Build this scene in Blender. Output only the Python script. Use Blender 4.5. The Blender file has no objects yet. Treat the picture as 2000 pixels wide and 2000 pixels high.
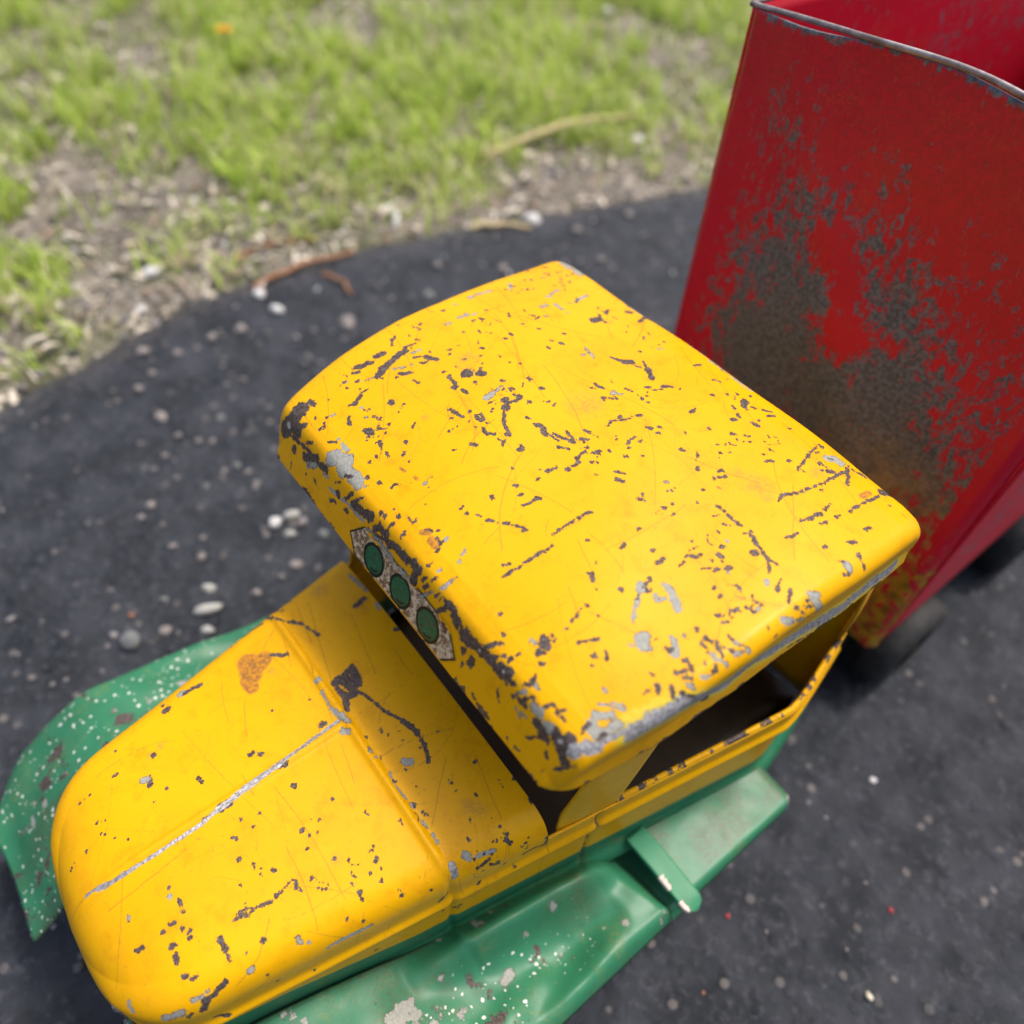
import bpy, math, random
import numpy as np
from mathutils import Matrix, Vector

sc = bpy.context.scene
rng = np.random.default_rng(7)
random.seed(7)
S = 0.15          # metres per design unit (the cab roof is one unit wide)
GZ = 0.22         # ground lies 0.22 units below the design origin
XC = 0.51         # design x of the truck's centre line

def m3(p):        # design units -> metres
    p = np.asarray(p, dtype=float)
    return np.stack([(p[..., 0] - XC) * S, p[..., 1] * S, (p[..., 2] + GZ) * S], -1)

# ------------------------------------------------------------------ camera
VPZ = (906.0, 2276.0); VPX = (-920.0, -950.0); FPX = 1512.0
def _ray(p): return np.array([p[0] - 1000.0, p[1] - 1000.0, FPX])
_up = -_ray(VPZ); _up /= np.linalg.norm(_up)
_x = -_ray(VPX); _x -= _up * (_x @ _up); _x /= np.linalg.norm(_x)
_y = np.cross(_up, _x)
RCAM = np.stack([_x, _y, _up])            # world = RCAM @ camera (x right, y down, z forward)
CAM = np.array([1.1907, -1.1328, 2.0])    # design units
cam = bpy.data.cameras.new('camera'); co = bpy.data.objects.new('camera', cam)
sc.collection.objects.link(co); sc.camera = co
rot = Matrix((RCAM[:, 0], -RCAM[:, 1], -RCAM[:, 2])).transposed()
co.matrix_world = Matrix.Translation(Vector(m3(CAM))) @ rot.to_4x4()
cam.sensor_fit = 'HORIZONTAL'; cam.sensor_width = 36.0; cam.lens = FPX / 2000.0 * 36.0
cam.clip_start = 0.005; cam.clip_end = 200.0
cam.dof.use_dof = True; cam.dof.focus_distance = 1.40 * S; cam.dof.aperture_fstop = 6.4

# ------------------------------------------------------------------ sky, sun, exposure
SUN_EL, SUN_AZ = 67.0, 82.0     # azimuth counted from +X towards +Y
w = bpy.data.worlds.new('World'); sc.world = w; w.use_nodes = True
nt = w.node_tree; nt.nodes.clear()
sky = nt.nodes.new('ShaderNodeTexSky'); sky.sky_type = 'NISHITA'; sky.sun_disc = False
sky.sun_elevation = math.radians(SUN_EL); sky.sun_rotation = math.radians(90.0 - SUN_AZ)
sky.dust_density = 6.0; sky.air_density = 1.0; sky.ozone_density = 1.0
bg = nt.nodes.new('ShaderNodeBackground'); bg.inputs[1].default_value = 0.14
wo = nt.nodes.new('ShaderNodeOutputWorld')
nt.links.new(sky.outputs[0], bg.inputs[0]); nt.links.new(bg.outputs[0], wo.inputs[0])
sl = bpy.data.lights.new('sun', 'SUN'); sl.energy = 1.9; sl.angle = math.radians(10); sl.color = (1.0, 0.95, 0.88)
so = bpy.data.objects.new('sun', sl); sc.collection.objects.link(so)
_e, _a = math.radians(SUN_EL), math.radians(SUN_AZ)
so.rotation_euler = Vector((math.cos(_e) * math.cos(_a), math.cos(_e) * math.sin(_a), math.sin(_e))).to_track_quat('Z', 'Y').to_euler()
so.location = (-1, 1, 2)
sc.view_settings.view_transform = 'Standard'; sc.view_settings.look = 'None'
sc.view_settings.exposure = 0.53; sc.view_settings.gamma = 1.0; sc.view_settings.use_curve_mapping = False

# ------------------------------------------------------------------ node helpers
class NT:
    def __init__(s, name):
        s.m = bpy.data.materials.new(name); s.m.use_nodes = True
        s.t = s.m.node_tree; s.t.nodes.clear()
        s.out = s.t.nodes.new('ShaderNodeOutputMaterial')
        s.obj = s.t.nodes.new('ShaderNodeTexCoord').outputs['Object']
    def put(s, sock, v):
        if isinstance(v, bpy.types.NodeSocket): s.t.links.new(v, sock)
        elif isinstance(v, (tuple, list)): sock.default_value = tuple(v) + ((1.0,) if len(v) == 3 and sock.type == 'RGBA' else ())
        else: sock.default_value = v
    def math(s, op, a, b=0.0, clamp=False):
        n = s.t.nodes.new('ShaderNodeMath'); n.operation = op; n.use_clamp = clamp
        s.put(n.inputs[0], a); s.put(n.inputs[1], b); return n.outputs[0]
    def add(s, a, b): return s.math('ADD', a, b)
    def mul(s, a, b): return s.math('MULTIPLY', a, b)
    def step(s, v, lo, hi, a=0.0, b=1.0, smooth=True):
        n = s.t.nodes.new('ShaderNodeMapRange'); n.interpolation_type = 'SMOOTHSTEP' if smooth else 'LINEAR'
        s.put(n.inputs[0], v)
        for i, q in zip((1, 2, 3, 4), (lo, hi, a, b)): s.put(n.inputs[i], q)
        return n.outputs[0]
    def mix(s, f, a, b, mode='MIX'):
        n = s.t.nodes.new('ShaderNodeMix'); n.data_type = 'RGBA'; n.blend_type = mode
        s.put(n.inputs[0], f); s.put(n.inputs[6], a); s.put(n.inputs[7], b); return n.outputs[2]
    def noise(s, scale, detail=4.0, rough=0.55, dist=0.0, vec=None, color=False):
        n = s.t.nodes.new('ShaderNodeTexNoise')
        s.put(n.inputs['Vector'], vec if vec is not None else s.obj)
        n.inputs['Scale'].default_value = scale; n.inputs['Detail'].default_value = detail
        n.inputs['Roughness'].default_value = rough; n.inputs['Distortion'].default_value = dist
        return n.outputs['Color' if color else 'Fac']
    def voro(s, scale, feature='F1', vec=None, rnd=1.0, out='Distance'):
        n = s.t.nodes.new('ShaderNodeTexVoronoi'); n.feature = feature
        s.put(n.inputs['Vector'], vec if vec is not None else s.obj)
        n.inputs['Scale'].default_value = scale; n.inputs['Randomness'].default_value = rnd
        return n.outputs[out]
    def mapping(s, scale=(1, 1, 1), rotz=0.0, loc=(0, 0, 0), vec=None):
        n = s.t.nodes.new('ShaderNodeMapping'); s.put(n.inputs[0], vec if vec is not None else s.obj)
        n.inputs['Scale'].default_value = scale; n.inputs['Rotation'].default_value = (0, 0, rotz); n.inputs['Location'].default_value = loc
        return n.outputs[0]
    def attr(s, name, out='Fac'):
        n = s.t.nodes.new('ShaderNodeAttribute'); n.attribute_name = name; return n.outputs[out]
    def sep(s, vec=None):
        n = s.t.nodes.new('ShaderNodeSeparateXYZ'); s.put(n.inputs[0], vec if vec is not None else s.obj); return n.outputs
    def bump(s, h, strength, dist, normal=None):
        n = s.t.nodes.new('ShaderNodeBump'); n.inputs['Strength'].default_value = strength; n.inputs['Distance'].default_value = dist
        s.put(n.inputs['Height'], h)
        if normal is not None: s.put(n.inputs['Normal'], normal)
        return n.outputs[0]
    def bsdf(s, **k):
        n = s.t.nodes.new('ShaderNodeBsdfPrincipled')
        for a, v in k.items(): s.put(n.inputs[a.replace('_', ' ')], v)
        s.t.links.new(n.outputs[0], s.out.inputs[0]); return s.m

# ------------------------------------------------------------------ materials
def enamel(name, base, second=None, chips=0.0, prim=(0.25, 0.25, 0.22), spots=1.0, rough=0.33, wear=0.0, mottling=1.0, speck=0.0,
           speck_col=(0.62, 0.62, 0.58), decal=False, spec=0.17, stain_col=(0.36, 0.19, 0.045)):
    """Old baked enamel on steel: chips, primer, bare steel, stains and scratches come from the mesh's wear attributes plus noise."""
    n = NT(name)
    big = n.noise(28, 5, 0.6); mid = n.noise(160, 5, 0.62); fine = n.noise(900, 4, 0.6); vfine = n.noise(2600, 3, 0.6)
    edge = n.add(n.mul(n.math('SUBTRACT', n.noise(560, 5, 0.68), 0.48), 0.0030), n.mul(n.math('SUBTRACT', vfine, 0.5), 0.0009))
    chip = n.add(n.attr('chip'), n.add(edge, 0.00012)); prm = n.add(n.attr('primer'), n.add(edge, 0.00010)); stl = n.attr('steel'); stain = n.attr('stain'); rust = n.attr('rust')
    col = base
    if second is not None:
        gr = n.step(n.add(n.attr('green'), n.mul(n.math('SUBTRACT', mid, 0.5), 0.0008)), -0.0002, 0.0002)
        col = n.mix(gr, base, second)
    # sun-faded and greasy mottling
    col = n.mix(n.mul(n.step(big, 0.40, 0.68), 0.34 * mottling), col, n.mix(1.0, col, (0.86, 0.74, 0.8), 'MULTIPLY'))
    col = n.mix(n.mul(n.step(mid, 0.50, 0.72), 0.45 * mottling), col, n.mix(1.0, col, (0.80, 0.66, 0.6), 'MULTIPLY'))
    grime = n.mul(n.step(fine, 0.60, 0.74), n.step(big, 0.38, 0.62))
    col = n.mix(n.mul(grime, 0.42 * spots), col, (0.16, 0.09, 0.03))
    # tiny dark pin-prick spots
    pv = n.voro(420); pin = n.mul(n.step(pv, 0.10, 0.05), n.step(n.noise(90, 2), 0.55, 0.66))
    col = n.mix(n.mul(pin, 0.55 * spots), col, (0.13, 0.08, 0.04))
    # thin hairline scratches recorded on the mesh
    col = n.mix(n.mul(n.step(n.add(n.attr('hair'), n.mul(n.math('SUBTRACT', fine, 0.5), 0.5)), 0.15, 0.6), 0.42), col, (0.25, 0.13, 0.02))
    blot = n.mul(n.step(n.noise(75, 6, 0.7, 0.6), 0.50, 0.72), n.step(n.noise(1300, 3, 0.6), 0.40, 0.62))
    col = n.mix(n.mul(blot, 0.34 * spots), col, (0.40, 0.20, 0.012))
    # soft stains
    col = n.mix(n.mul(n.mul(n.math('MAXIMUM', stain, 0.0), n.step(fine, 0.25, 0.75)), 1.0), col, stain_col)
    rm = n.mul(n.step(n.add(rust, n.mul(n.math('SUBTRACT', fine, 0.5), 0.9)), 0.2, 0.5), 0.85)
    col = n.mix(rm, col, n.mix(n.step(fine, 0.35, 0.62), (0.17, 0.075, 0.04), (0.50, 0.20, 0.02)))
    lime = n.step(n.add(n.attr('lime'), n.mul(n.math('SUBTRACT', fine, 0.5), 0.8)), 0.2, 0.75)
    col = n.mix(n.mul(lime, 0.8), col, (0.60, 0.50, 0.055))
    if speck > 0:   # pale pitted specks
        wv = n.noise(420, 3, 0.6, 0.0, None, True); vm = n.t.nodes.new('ShaderNodeVectorMath'); vm.operation = 'MULTIPLY_ADD'; n.put(vm.inputs[0], wv); vm.inputs[1].default_value = (0.0018,) * 3; n.put(vm.inputs[2], n.obj)
        rad = n.mul(n.sep(n.voro(480, 'F1', vm.outputs[0], 1.0, 'Color'))[0], 0.30)
        sm = n.mul(n.step(n.math('SUBTRACT', n.voro(480, 'F1', vm.outputs[0]), rad), 0.03, -0.03), n.step(n.add(n.noise(70, 4, 0.65), n.attr('pit')), 0.92 - speck, 1.02 - speck))
        col = n.mix(sm, col, speck_col)
    if decal:
        d = n.attr('panel'); o = n.attr('lamp'); arc = n.attr('arc')
        paper = n.mix(n.step(n.noise(650, 5, 0.7), 0.42, 0.60), (0.19, 0.12, 0.065), (0.62, 0.52, 0.36))
        paper = n.mix(n.step(n.noise(240, 4, 0.7), 0.60, 0.68), paper, (0.10, 0.06, 0.045))
        paper = n.mix(n.step(d, 0.00055, 0.0007), (0.012, 0.012, 0.013), paper)
        paper = n.mix(n.step(o, 1.26, 1.22), paper, (0.010, 0.014, 0.012))
        grn = n.mix(n.step(n.noise(1100, 4), 0.45, 0.7), (0.018, 0.105, 0.045), (0.035, 0.15, 0.07))
        paper = n.mix(n.step(o, 1.02, 0.98), paper, grn)
        paper = n.mix(n.step(arc, 0.45, 0.55), paper, (0.010, 0.016, 0.012))
        flake = n.step(n.add(n.noise(320, 5, 0.7), n.attr('peel')), 0.72, 0.74)
        paper = n.mix(n.step(n.add(n.attr('peel'), n.mul(n.math('SUBTRACT', fine, 0.5), 0.6)), 0.52, 0.56), paper, col)
        paper = n.mix(n.step(n.noise(300, 4, 0.65), 0.665, 0.68), paper, (0.060, 0.040, 0.034))
        col = paper
    # bare metal and primer
    mflk = n.noise(1500, 4, 0.65)
    dark = n.mix(n.step(mflk, 0.40, 0.66), (0.060, 0.043, 0.036), (0.155, 0.125, 0.115))
    dark = n.mix(n.step(n.add(n.attr('bright'), n.mul(n.math('SUBTRACT', mflk, 0.5), 1.6)), 0.35, 0.8), dark, (0.44, 0.42, 0.42))
    pale = n.mix(n.step(mflk, 0.38, 0.64), prim, tuple(min(1, c * 1.35) for c in prim))
    is_chip = n.step(chip, -0.00006, 0.00006)
    rndchip = n.step(n.add(n.noise(330, 5, 0.62), n.mul(n.math('SUBTRACT', n.noise(60, 2), 0.5), 0.35)), 0.80 - chips, 0.805 - chips)
    is_chip = n.math('MAXIMUM', is_chip, rndchip)
    is_prim = n.step(prm, -0.00006, 0.00006)
    rim = n.step(prm, 0.00035, 0.00010)
    smask = n.step(n.add(stl, n.mul(n.math('SUBTRACT', n.noise(420, 6, 0.7), 0.5), 1.7)), 0.42, 0.56)
    steelc = n.mix(n.step(n.noise(1100, 5, 0.7), 0.36, 0.64), (0.20, 0.185, 0.185), (0.50, 0.49, 0.49))
    col = n.mix(is_prim, col, n.mix(n.mul(rim, n.step(mid, 0.42, 0.55)), pale, (0.09, 0.075, 0.06)))
    col = n.mix(is_chip, col, dark)
    col = n.mix(smask, col, steelc)
    bare = n.math('MAXIMUM', n.math('MAXIMUM', is_chip, is_prim), smask)
    if wear > 0:    # broad rubbed-through areas
        wm = n.step(n.add(n.attr('worn'), n.mul(n.math('SUBTRACT', n.noise(1.0, 8, 0.70, 0.6, n.mapping((330, 330, 190))), 0.5), 2.2)), 0.28, 0.56)
        wc = n.mix(n.step(n.noise(700, 5, 0.6), 0.35, 0.65), (0.066, 0.078, 0.090), (0.160, 0.176, 0.190))
        wc = n.mix(n.attr('low_yellow'), wc, n.mix(n.step(mid, 0.35, 0.65), (0.20, 0.105, 0.012), (0.52, 0.28, 0.012)))  # yellow-brown replaces the grey towards the lower right of the bed front
        col = n.mix(wm, col, wc); bare = n.math('MAXIMUM', bare, n.mul(wm, 0.6))
    r = n.add(n.add(rough, n.mul(mid, 0.12)), n.mul(bare, 0.18))
    h = n.add(n.mul(bare, -1.0), n.mul(fine, 0.10))
    nrm = n.bump(h, 0.55, 0.00022)
    nrm = n.bump(n.noise(60, 3, 0.5), 0.10, 0.0015, nrm)
    return n.bsdf(Base_Color=col, Roughness=r, Metallic=n.math('MAXIMUM', n.mul(smask, 0.45), n.mul(is_chip, 0.25)), Normal=nrm, Specular_IOR_Level=spec)

YEL = (0.74, 0.376, 0.0006); GRN = (0.030, 0.180, 0.088); RED = (0.58, 0.006, 0.030)
M = {}
M['yellow'] = enamel('yellow_enamel', YEL, GRN, chips=0.0)
M['decal'] = enamel('printed_decal', YEL, None, decal=True)
M['green'] = enamel('green_enamel', GRN, None, chips=0.03, spots=0.8, mottling=0.9, speck=0.26, rough=0.36, spec=0.36, stain_col=(0.085, 0.060, 0.035))
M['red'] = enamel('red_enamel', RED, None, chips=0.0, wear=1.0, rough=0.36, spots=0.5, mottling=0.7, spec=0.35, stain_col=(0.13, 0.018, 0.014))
def simple(name, c, c2, scale, rough=0.6, metal=0.0, bumpd=0.0005, bscale=None):
    n = NT(name); f = n.noise(scale, 6, 0.62)
    nrm = n.bump(n.noise(bscale or scale * 2, 5, 0.6), 0.5, bumpd)
    return n.bsdf(Base_Color=n.mix(n.step(f, 0.35, 0.66), c, c2), Roughness=n.add(rough, n.mul(f, 0.1)), Metallic=metal, Normal=nrm)
M['rubber'] = simple('black_rubber', (0.012, 0.012, 0.012), (0.03, 0.028, 0.026), 180, 0.65)
M['steel'] = simple('bare_steel', (0.16, 0.15, 0.15), (0.42, 0.41, 0.41), 900, 0.4, 0.6, 0.0001)
M['darksteel'] = simple('grimy_steel', (0.02, 0.019, 0.018), (0.06, 0.05, 0.045), 400, 0.6, 0.2, 0.0001)
M['inside'] = simple('brown_inside', (0.022, 0.014, 0.007), (0.036, 0.022, 0.008), 120, 0.5, 0.0, 0.0001)

# ------------------------------------------------------------------ mesh helpers
COL = sc.collection
def link(name, me, mat, parent=None, smooth=True, **props):
    o = bpy.data.objects.new(name, me); COL.objects.link(o)
    if mat is not None:
        me.materials.clear(); me.materials.append(mat)
    if smooth and len(me.polygons): me.polygons.foreach_set('use_smooth', np.ones(len(me.polygons), dtype=bool))
    if parent is not None: o.parent = parent
    for k, v in props.items(): o[k] = v
    return o
def mesh(name, V, F):
    """V (n,3) metres; F list of index arrays (k,3)/(k,4)"""
    me = bpy.data.meshes.new(name); V = np.asarray(V, dtype=np.float32)
    if not isinstance(F, (list, tuple)): F = [F]
    F = [np.asarray(f, dtype=np.int32) for f in F if len(f)]
    me.vertices.add(len(V)); me.vertices.foreach_set('co', V.ravel())
    tot = np.concatenate([np.full(len(f), f.shape[1], dtype=np.int32) for f in F])
    me.loops.add(int(tot.sum())); me.loops.foreach_set('vertex_index', np.concatenate([f.ravel() for f in F]))
    me.polygons.add(len(tot)); st = np.concatenate([[0], np.cumsum(tot)[:-1]]).astype(np.int32)
    me.polygons.foreach_set('loop_start', st); me.polygons.foreach_set('loop_total', tot)
    me.update(calc_edges=True); me.validate(); return me
def gridfaces(nu, nv, off=0, flip=False):
    i = np.arange(nu - 1)[:, None] * nv + np.arange(nv - 1)[None, :] + off
    q = np.stack([i, i + 1, i + nv + 1, i + nv], -1).reshape(-1, 4)
    return q[:, ::-1] if flip else q
def setattr_pt(me, name, vals):
    a = me.attributes.new(name, 'FLOAT', 'POINT'); a.data.foreach_set('value', np.asarray(vals, dtype=np.float32))
class Build:
    """collects primitive shapes (design units) into one mesh"""
    def __init__(s): s.V = []; s.Q = []; s.T = []; s.n = 0
    def grid(s, P, flip=False):
        nu, nv = P.shape[:2]; s.V.append(P.reshape(-1, 3)); s.Q.append(gridfaces(nu, nv, s.n, flip)); s.n += nu * nv
    def box(s, a, b):
        (x0, y0, z0), (x1, y1, z1) = a, b
        P = np.array([[x, y, z] for x in (x0, x1) for y in (y0, y1) for z in (z0, z1)], float)
        s.V.append(P); s.Q.append(np.array([[0, 1, 3, 2], [4, 6, 7, 5], [0, 4, 5, 1], [2, 3, 7, 6], [0, 2, 6, 4], [1, 5, 7, 3]]) + s.n); s.n += 8
    def tube(s, pts, r, k=10, closed=False):
        pts = np.asarray(pts, float); n = len(pts); r = np.broadcast_to(r, (n,))
        d = np.gradient(pts, axis=0); d /= np.linalg.norm(d, axis=1)[:, None] + 1e-12
        ref = np.array([0.0, 0.0, 1.0]) if abs(d[:, 2]).mean() < 0.8 else np.array([1.0, 0, 0])
        a = np.cross(d, ref); a /= np.linalg.norm(a, axis=1)[:, None] + 1e-12; b = np.cross(d, a)
        th = np.linspace(0, 2 * np.pi, k + 1)
        P = pts[:, None] + r[:, None, None] * (a[:, None] * np.cos(th)[None, :, None] + b[:, None] * np.sin(th)[None, :, None])
        s.grid(P)
        for e, f in ((0, False), (n - 1, True)):
            c = s.n; s.V.append(np.vstack([pts[e][None], P[e, :-1]])); i = np.arange(k)
            t = np.stack([np.full(k, c), c + 1 + i, c + 1 + (i + 1) % k], -1); s.T.append(t[:, ::-1] if f else t); s.n += k + 1
    def lathe(s, prof, c, axis=0, k=40):
        prof = np.asarray(prof, float); th = np.linspace(0, 2 * np.pi, k + 1)
        P = np.zeros((len(prof), k + 1, 3)); o = [i for i in range(3) if i != axis]
        P[..., axis] = prof[:, 0][:, None]; P[..., o[0]] = prof[:, 1][:, None] * np.cos(th); P[..., o[1]] = prof[:, 1][:, None] * np.sin(th)
        s.grid(P + np.asarray(c, float))
    def done(s, name):
        F = ([np.concatenate(s.Q)] if s.Q else []) + ([np.concatenate(s.T)] if s.T else [])
        return mesh(name, m3(np.concatenate(s.V)), F)
def solid(o, t, off=-1.0):
    md = o.modifiers.new('sheet', 'SOLIDIFY'); md.thickness = t; md.offset = off; md.use_even_offset = False; return o
def empty(name, loc=(0, 0, 0), parent=None, **props):
    o = bpy.data.objects.new(name, None); COL.objects.link(o); o.location = loc; o.empty_display_size = 0.02
    if parent is not None: o.parent = parent
    for k, v in props.items(): o[k] = v
    return o
M['tab'] = enamel('step_tab_enamel', (0.042, 0.225, 0.115), None, prim=(0.62, 0.50, 0.44), mottling=0.6, spots=0.5, rough=0.34)
M['yellow_plain'] = simple('yellow_rim_paint', (0.62, 0.34, 0.01), (0.5, 0.27, 0.012), 200, 0.4)
M['rim'] = simple('rubbed_rim_steel', (0.16, 0.12, 0.12), (0.36, 0.33, 0.33), 160, 0.45, 0.3, 0.00005)
# ------------------------------------------------------------------ GEOMETRY OF THE BODY (design units)
def hw(y):                       # half width of hood and cab, tapering to the nose
    y = np.asarray(y, float); w0 = 0.535 + 0.2 * y - 0.44 * np.sqrt(np.clip(y + 0.15, 0, 1) ** 2 + 0.0016) + 0.44 * 0.04
    t = np.clip((-1.33 - y) / 0.165, 0, 1)
    return np.where(y < -1.33, w0 * (1 - t ** 2.6) ** (1 / 2.6), w0)
def ztop(y):                     # hood centre line
    y = np.asarray(y, float); z0 = 0.548 + 0.012 * np.clip((y + 1.4) / 0.7, 0, 1)
    t = np.clip((-1.29 - y) / 0.205, 0, 1)
    return 0.40 + (z0 - 0.40) * (1 - t ** 2.4) ** (1 / 2.4)
ZR = 0.405                       # belt ridge height
def bump1(x, w): return np.exp(-(x / w) ** 2)
def side_x(y, z):                # x offset (half) of the body side below the belt
    y = np.asarray(y, float); z = np.asarray(z, float)
    g = bump1(y + 0.925, 0.008) + bump1(y + 0.615, 0.006) * (z < 0.47)
    k = np.clip(hw(y) / 0.2, 0, 1)
    return hw(y) + k * (0.010 * bump1(z - ZR, 0.012) + 0.030 * np.clip((0.165 - z) / 0.03, 0, 1) ** 2 - 0.004 * np.clip((0.36 - z) / 0.02, 0, 1) - 0.006 * g)
def resample(P, n, dens=None):
    P = np.asarray(P, float); d = np.r_[0, np.cumsum(np.linalg.norm(np.diff(P, axis=0), axis=1))]
    t = np.linspace(0, d[-1], n)
    return np.stack([np.interp(t, d, P[:, i]) for i in range(P.shape[1])], -1), t
def arc(c, r, a0, a1, n=12):
    a = np.radians(np.linspace(a0, a1, n)); return np.stack([c[0] + r * np.cos(a), c[1] + r * np.sin(a)], -1)
def catmull(P, n=20):
    P = np.asarray(P, float); Q = np.vstack([2 * P[0] - P[1], P, 2 * P[-1] - P[-2]]); out = []
    for i in range(1, len(Q) - 2):
        t = np.linspace(0, 1, n, endpoint=False)[:, None]
        out.append(0.5 * (2 * Q[i] + (Q[i + 1] - Q[i - 1]) * t + (2 * Q[i - 1] - 5 * Q[i] + 4 * Q[i + 1] - Q[i + 2]) * t ** 2 + (3 * Q[i] - Q[i - 1] - 3 * Q[i + 1] + Q[i + 2]) * t ** 3))
    out.append(P[-1:]); return np.concatenate(out)

RDX, RDY, RDZ = -0.014, -0.003, 0.031   # where the roof pressing sits
def roof_profile():              # centre line from the rear lip over the top to the visor lip: (y, z)
    rear = [(0.000, 0.90), (0.000, 0.955)]
    p = np.vstack([rear, arc((-0.028, 0.965), 0.028, 5, 80, 8),
                   catmull([(-0.06, 0.997), (-0.22, 1.004), (-0.38, 1.000), (-0.52, 0.986), (-0.63, 0.966), (-0.71, 0.944)], 14),
                   catmull([(-0.725, 0.938), (-0.739, 0.930), (-0.748, 0.917), (-0.758, 0.892), (-0.774, 0.850), (-0.786, 0.818)], 8)])
    return p
def roof_half(y, z):             # half width of the roof at a point of the centre line
    w0 = np.interp(y, [-0.80, -0.74, -0.60, -0.45, -0.2, 0.0], [0.436, 0.444, 0.472, 0.489, 0.497, 0.497])
    r = 0.055; yc = -0.735       # rounded front corners in plan
    t = np.clip((yc - y) / r, 0, 1)
    return w0 - r * 0.85 + r * 0.85 * np.sqrt(np.clip(1 - t ** 2, 0, 1))
def roof_lip(y): return np.interp(y, [-0.80, -0.70, -0.5, 0.0], [0.818, 0.834, 0.858, 0.868])
def roof_grid(nu=381, nv=361):
    prof, arcl = resample(roof_profile(), nv)
    P = np.zeros((nv, nu, 3))
    for i, (y, z) in enumerate(prof):
        wd = roof_half(y, z); zl = min(roof_lip(y), z - 0.001); drop = z - zl
        r = min(0.028, drop * 0.95); lean = 0.010 * min(1, drop / 0.1)
        half = np.vstack([[(0, 0.0)], [((wd - r) * k, -0.014 * k ** 2 * min(1, drop / 0.1)) for k in np.linspace(0.1, 1, 10)]])
        b = half[-1, 1]
        half = np.vstack([half, arc((wd - r, b - r), r, 88, 0, 10), [(wd - lean * 0.3, b - r - (drop - r + b) * 0.5), (wd + lean * 0.2, -drop)]])
        xs, _ = resample(np.vstack([half[::-1] * [-1, 1], half[1:]]), nu)
        yy = np.full(nu, y)
        if i < nv * 0.12: yy = y - 0.010 * np.clip(abs(xs[:, 0]) - (wd - 0.05), 0, 0.05) / 0.05   # softened rear corners
        P[i] = np.stack([XC + xs[:, 0], yy, z + xs[:, 1]], -1)
    lf = np.clip((XC - P[..., 0]) / 0.45, 0, 1); P[..., 0] -= 0.022 * lf * np.clip((-0.35 - P[..., 1]) / 0.35, 0, 1); P[..., 2] += 0.006 * lf * np.clip((-0.45 - P[..., 1]) / 0.3, 0, 1)
    P[..., 2] += RDZ; P[..., 0] += RDX; P[..., 1] += RDY
    # dents and hand-made unevenness
    X, Y = P[..., 0], P[..., 1]
    P[..., 2] += 0.0035 * np.sin(7 * X + 3) * np.sin(6 * Y + 1) + 0.002 * np.sin(19 * X + 11 * Y)
    P[..., 0] += 0.004 * np.sin(9 * Y + 2) * np.clip(abs(X - XC) - 0.35, 0, 1) / 0.15
    return P, arcl
def hood_grid(nu=341, nv=321):
    ys = np.concatenate([np.linspace(-0.728, -1.25, int(nv * 0.72)), -1.25 - 0.245 * np.sin(np.linspace(0, np.pi / 2, nv - int(nv * 0.72) + 1)[1:])])
    P = np.zeros((len(ys), nu, 3))
    for i, y in enumerate(ys):
        h = float(hw(y)); zt = float(ztop(y)); k = min(1.0, h / 0.2)
        zc = min(zt - 0.028, 0.455 + 0.2 * max(0, zt - 0.47))
        zb = np.r_[np.linspace(0.132, 0.36, 14), np.linspace(0.365, 0.465, 26)]
        zb = 0.132 + (zb - 0.132) * min(1.0, (zc - 0.132) / (0.465 - 0.132))
        sx = side_x(y, zb)
        zs = zb[-1]; r = min(0.062, h * 0.5) ; top = zt - 0.016 * k
        sh = np.stack([h - r + (sx[-1] - h + r) * np.cos(np.radians(np.linspace(6, 88, 14))) ** 0.85, zs + (top - zs) * np.sin(np.radians(np.linspace(6, 88, 14))) ** 0.9], -1)
        xr = sh[-1, 0]; tp = np.linspace(0, 1, 16)[1:]
        crown = np.stack([xr * (1 - tp), sh[-1, 1] + (zt - sh[-1, 1]) * (1 - (1 - tp) ** 2)], -1)
        half = np.vstack([np.stack([sx, zb], -1), sh, crown])
        xs, _ = resample(np.vstack([half * [-1, 1], half[::-1][1:]]), nu)
        P[i] = np.stack([XC + xs[:, 0], np.full(nu, y), xs[:, 1]], -1)
    return P
def hood_relief(P):              # pressed bead across, bead along the middle
    Y = P[..., 1]; X = P[..., 0] - XC; Z = P[..., 2]; up = np.clip((Z - 0.42) / 0.08, 0, 1)
    P[..., 2] += up * (0.0085 * bump1(Y + 0.925, 0.0075) - 0.004 * np.clip((Y + 0.935) / 0.02, 0, 1) + 0.0058 * bump1(X, 0.0070) * np.clip((-0.925 - Y) / 0.02, 0, 1))
    P[..., 2] += up * 0.0025 * np.sin(8 * X + 1) * np.sin(9 * Y)
    return P
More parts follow.
